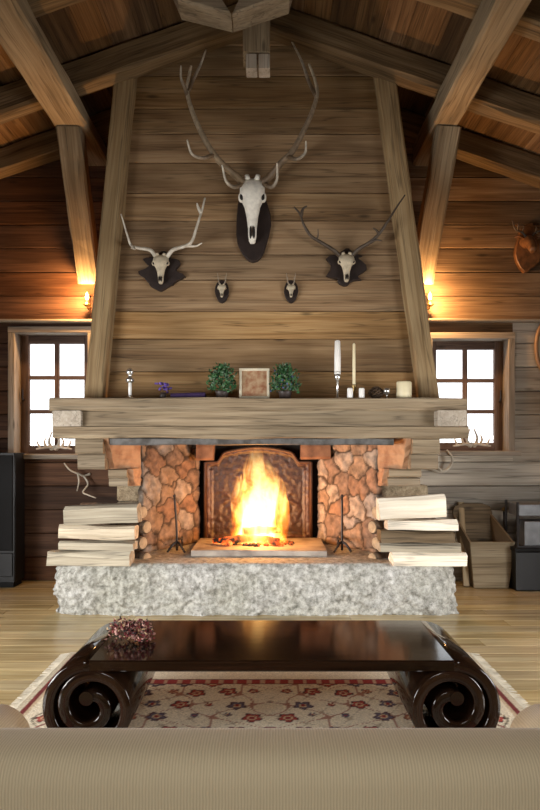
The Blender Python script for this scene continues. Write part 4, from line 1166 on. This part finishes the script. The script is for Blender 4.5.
for (ring, a, c) in ((g[0], lowr[0][0], lowr[0][1]), (g[-1], lowr[1][0], lowr[1][1]), ([r_[0] for r_ in g], lowr[0][0], lowr[1][0]), ([r_[-1] for r_ in g], lowr[0][1], lowr[1][1])):
    bm.faces.new([*ring, c, a])
rug = thing('patterned_rug', 'cream and red floral patterned rug under the dark scroll table', 'rug', (0, 2.8, 0))
obj('pile', bm, M['rug'], rug)
bm = newbm()
y = RY0+.01
while y < RY1:
    for x, sg in ((RX0, -1), (RX1, 1)):
        tube(bm, [(x, y, .010), (x+sg*.025, y+rnd.uniform(-.004, .004), .008), (x+sg*.055, y+rnd.uniform(-.01, .01), .005)], .0035, .002, sides=4, n=1)
    y += .012
fr_ = obj('fringe', bm, plain('fringe_wool', (.50, .44, .34), .9), rug); fr_['kind'] = 'stuff'

# ------------------------------------------------------------------ scroll table
TZ = .374; TY0, TY1 = 2.5, 3.08
TX0, TX1 = -.905, .917; RO = .187; TH = .045
tb = thing('scroll_table', 'long low dark lacquered table with scrolled ends on the rug', 'coffee table', (0, 2.79, 0.014))
def curl(cx, sg):
    """centre line from the flat top around and inwards"""
    pts = []
    zc = TZ-RO
    for k in range(84):
        th = k/83*(4.1*PI)
        r0 = RO-TH/2
        r = r0 if th < PI else r0-(r0-.038)*(th-PI)/(3.1*PI)
        a = PI/2+th
        pts.append((cx+sg*(-1)*r*math.cos(a)*-1 if False else cx - sg*0 + (r*math.cos(a))*(-sg)*-1*(-1), zc+r*math.sin(a)))
    return pts
def strip(bm, pts, y0, y1, th, taper=True):
    gr = bm.verts.layers.float_vector['gr']
    n = len(pts); rings = []; L_ = 0
    for i, p in enumerate(pts):
        a = Vector(pts[max(0, i-1)]); c = Vector(pts[min(n-1, i+1)]); t = (c-a).normalized(); nn_ = Vector((-t.y, t.x))
        if i: L_ += (Vector(p)-Vector(pts[i-1])).length
        f = 1.0
        hw = th/2; b_ = .005
        ring = []
        for (yy, o) in ((y0+b_, hw), (y0, hw-b_), (y0, -hw+b_), (y0+b_, -hw), (y1-b_, -hw), (y1, -hw+b_), (y1, hw-b_), (y1-b_, hw)):
            v = bm.verts.new((p[0]+nn_.x*o, yy, p[1]+nn_.y*o)); v[gr] = V(L_, yy, o); ring.append(v)
        rings.append(ring)
    for i in range(n-1):
        for k in range(8): bm.faces.new((rings[i][k], rings[i][(k+1) % 8], rings[i+1][(k+1) % 8], rings[i+1][k]))
    bm.faces.new(rings[0][::-1]); bm.faces.new(rings[-1])
cl_, cr_ = TX0+RO, TX1-RO
left = [(cl_+(p[0]), p[1]) for p in [(q_[0]-0, q_[1]) for q_ in curl(0, 1)]]
# make sure the left curl turns outwards (towards smaller x)
if left[20][0] > cl_: left = [(2*cl_-p[0], p[1]) for p in left]
right = [(cr_-(p[0]-cl_), p[1]) for p in left]
bm = newbm(); strip(bm, [(cl_+(cr_-cl_)*k/12, TZ-TH/2) for k in range(13)], TY0, TY1, TH); obj('table_top', bm, M['lacquer'], tb)
for nm, pts in (('scroll_leg', left), ('scroll_leg', right)):
    bm = newbm(); strip(bm, pts, TY0, TY1, TH)
    o = obj(nm, bm, M['lacquer'], tb, smooth=False)
    for p in o.data.polygons: p.use_smooth = len(p.vertices) == 4
    e = pts[-1]
    bm = newbm(); tube(bm, [(e[0], TY0-.002, e[1]), (e[0], TY1+.002, e[1])], .028, .028, sides=20, n=1); obj('scroll_eye', bm, M['lacquer'], o, smooth=False)
# dried flowers
fx, fy = at(131, 0, 2.76).x, 2.76
df = thing('dried_flowers', 'bunch of dried red and cream flower heads at the left of the scroll table', 'dried flowers', (fx, fy, TZ))
for nm, mm, n, sp in (('red_petal', 'petal_red', 150, 1.0), ('pink_petal', 'petal_pink', 90, .95), ('cream_petal', 'petal_cream', 60, .9), ('dark_leaf', 'plaque', 90, 1.0)):
    bm = newbm()
    for k in range(n):
        a = rnd.uniform(0, 2*PI); q_ = rnd.uniform(0, 1)**.5; e = rnd.uniform(0, 1)
        side = -1 if rnd.random() < (.65 if nm == 'cream_petal' else .45) else 1
        cx_ = fx+side*.045+math.cos(a)*q_*.06; cy_ = fy+math.sin(a)*q_*.07-(.012*side); cz_ = TZ+.010+e*.085*math.sqrt(max(0, 1-q_*q_*.8))
        c = V(cx_, cy_, cz_); dr = V(rnd.uniform(-1, 1), rnd.uniform(-1, 1), rnd.uniform(0, 1)).normalized(); sd_ = dr.cross(V(rnd.uniform(-1, 1), .3, .5)).normalized(); l_ = rnd.uniform(.012, .022)
        vs = [bm.verts.new(c), bm.verts.new(c+dr*l_*.5+sd_*l_*.45), bm.verts.new(c+dr*l_), bm.verts.new(c+dr*l_*.5-sd_*l_*.45), bm.verts.new(c+dr*l_*.5+dr.cross(sd_)*l_*.3)]
        for q1, q2 in ((0, 1), (1, 2), (2, 3), (3, 0)): bm.faces.new((vs[q1], vs[q2], vs[4]))
    q_ = obj(nm, bm, M[mm], df); q_['kind'] = 'stuff'

# ------------------------------------------------------------------ sofa seen from behind
sf = thing('sofa', 'cream ribbed sofa seen from behind along the bottom of the picture', 'sofa', (0, 1.5, 0))
def rbox(bm, x0, x1, y0, y1, z0, z1, r, seg=4):
    rs = bmesh.ops.create_cube(bm, size=1)
    for v in rs['verts']: v.co = V((x0+x1)/2+v.co.x*(x1-x0), (y0+y1)/2+v.co.y*(y1-y0), (z0+z1)/2+v.co.z*(z1-z0))
    es = list({e for v in rs['verts'] for e in v.link_edges})
    bmesh.ops.bevel(bm, geom=es, offset=r, segments=seg, affect='EDGES', profile=.5)
bm = newbm(); rbox(bm, -.92, .92, 1.00, 1.155, .08, .729, .050); obj('backrest', bm, M['cloth'], sf, smooth=True)
bm = newbm(); rbox(bm, -.70, .70, 1.15, 1.80, .12, .27, .03); obj('seat_base', bm, M['cloth'], sf, smooth=True)
for k in (-1, 1):
    bm = newbm(); rbox(bm, min(0.005*k, .66*k), max(.005*k, .66*k), 1.16, 1.82, .27, .38, .04); obj('seat_cushion', bm, M['cloth'], sf, smooth=True)
    xa_ = k*.78
    bm = newbm(); rbox(bm, xa_-.08, xa_+.08, 1.12, 1.76, .08, .40, .03)
    tube(bm, [(xa_, 1.10, .392), (xa_, 1.80, .392)], .10, .10, sides=24, n=6); obj('armrest', bm, M['cloth'], sf, smooth=True)
    for yy in (1.06, 1.7):
        bm = newbm(); lathe(bm, k*.80, yy, 0.0, [(.02, 0), (.03, .03), (.034, .09)], 12); obj('leg', bm, M['lacquer'], sf, smooth=True)

# ------------------------------------------------------------------ daylight, added fill lights, camera
w = bpy.data.worlds.new('World'); bpy.context.scene.world = w; w.use_nodes = True
bg = w.node_tree.nodes['Background']; bg.inputs[0].default_value = (.93, .965, 1, 1); bg.inputs[1].default_value = 2.6
def aim(loc, tgt): return (Vector(tgt)-Vector(loc)).to_track_quat('-Z', 'Y').to_euler()
for loc, tgt, e_, sx_, sy_, sp_ in (((-3.40, 1.95, .85), (.5, 4.7, .5), 66, 2.5, 1.1, 95), ((3.30, 1.9, .85), (-.4, 4.7, .5), 42, 1.8, 1.1, 95), ((0, -1.9, 2.5), (0, 1.3, .7), 5.5, 1.6, .6, 60)):  # side pair boosts daylight from unseen openings; rear one added to light the sofa
    o = lamp('window_daylight', 'AREA', loc, e_, (1, .985, .96), sx_, aim(loc, tgt), sy_); o.data.spread = math.radians(sp_)

cam = bpy.data.cameras.new('Camera'); co = bpy.data.objects.new('Camera', cam); C.objects.link(co)
co.location = (0, 0, H); co.rotation_euler = (PI/2, 0, 0)
cam.sensor_fit = 'VERTICAL'; cam.sensor_height = 36; cam.lens = 28; cam.shift_y = 40/810; cam.clip_start = .05
sc = bpy.context.scene; sc.camera = co
sc.view_settings.view_transform = 'Standard'; sc.view_settings.look = 'None'; sc.view_settings.gamma = 1; sc.view_settings.use_curve_mapping = False
sc.view_settings.exposure = 0.0
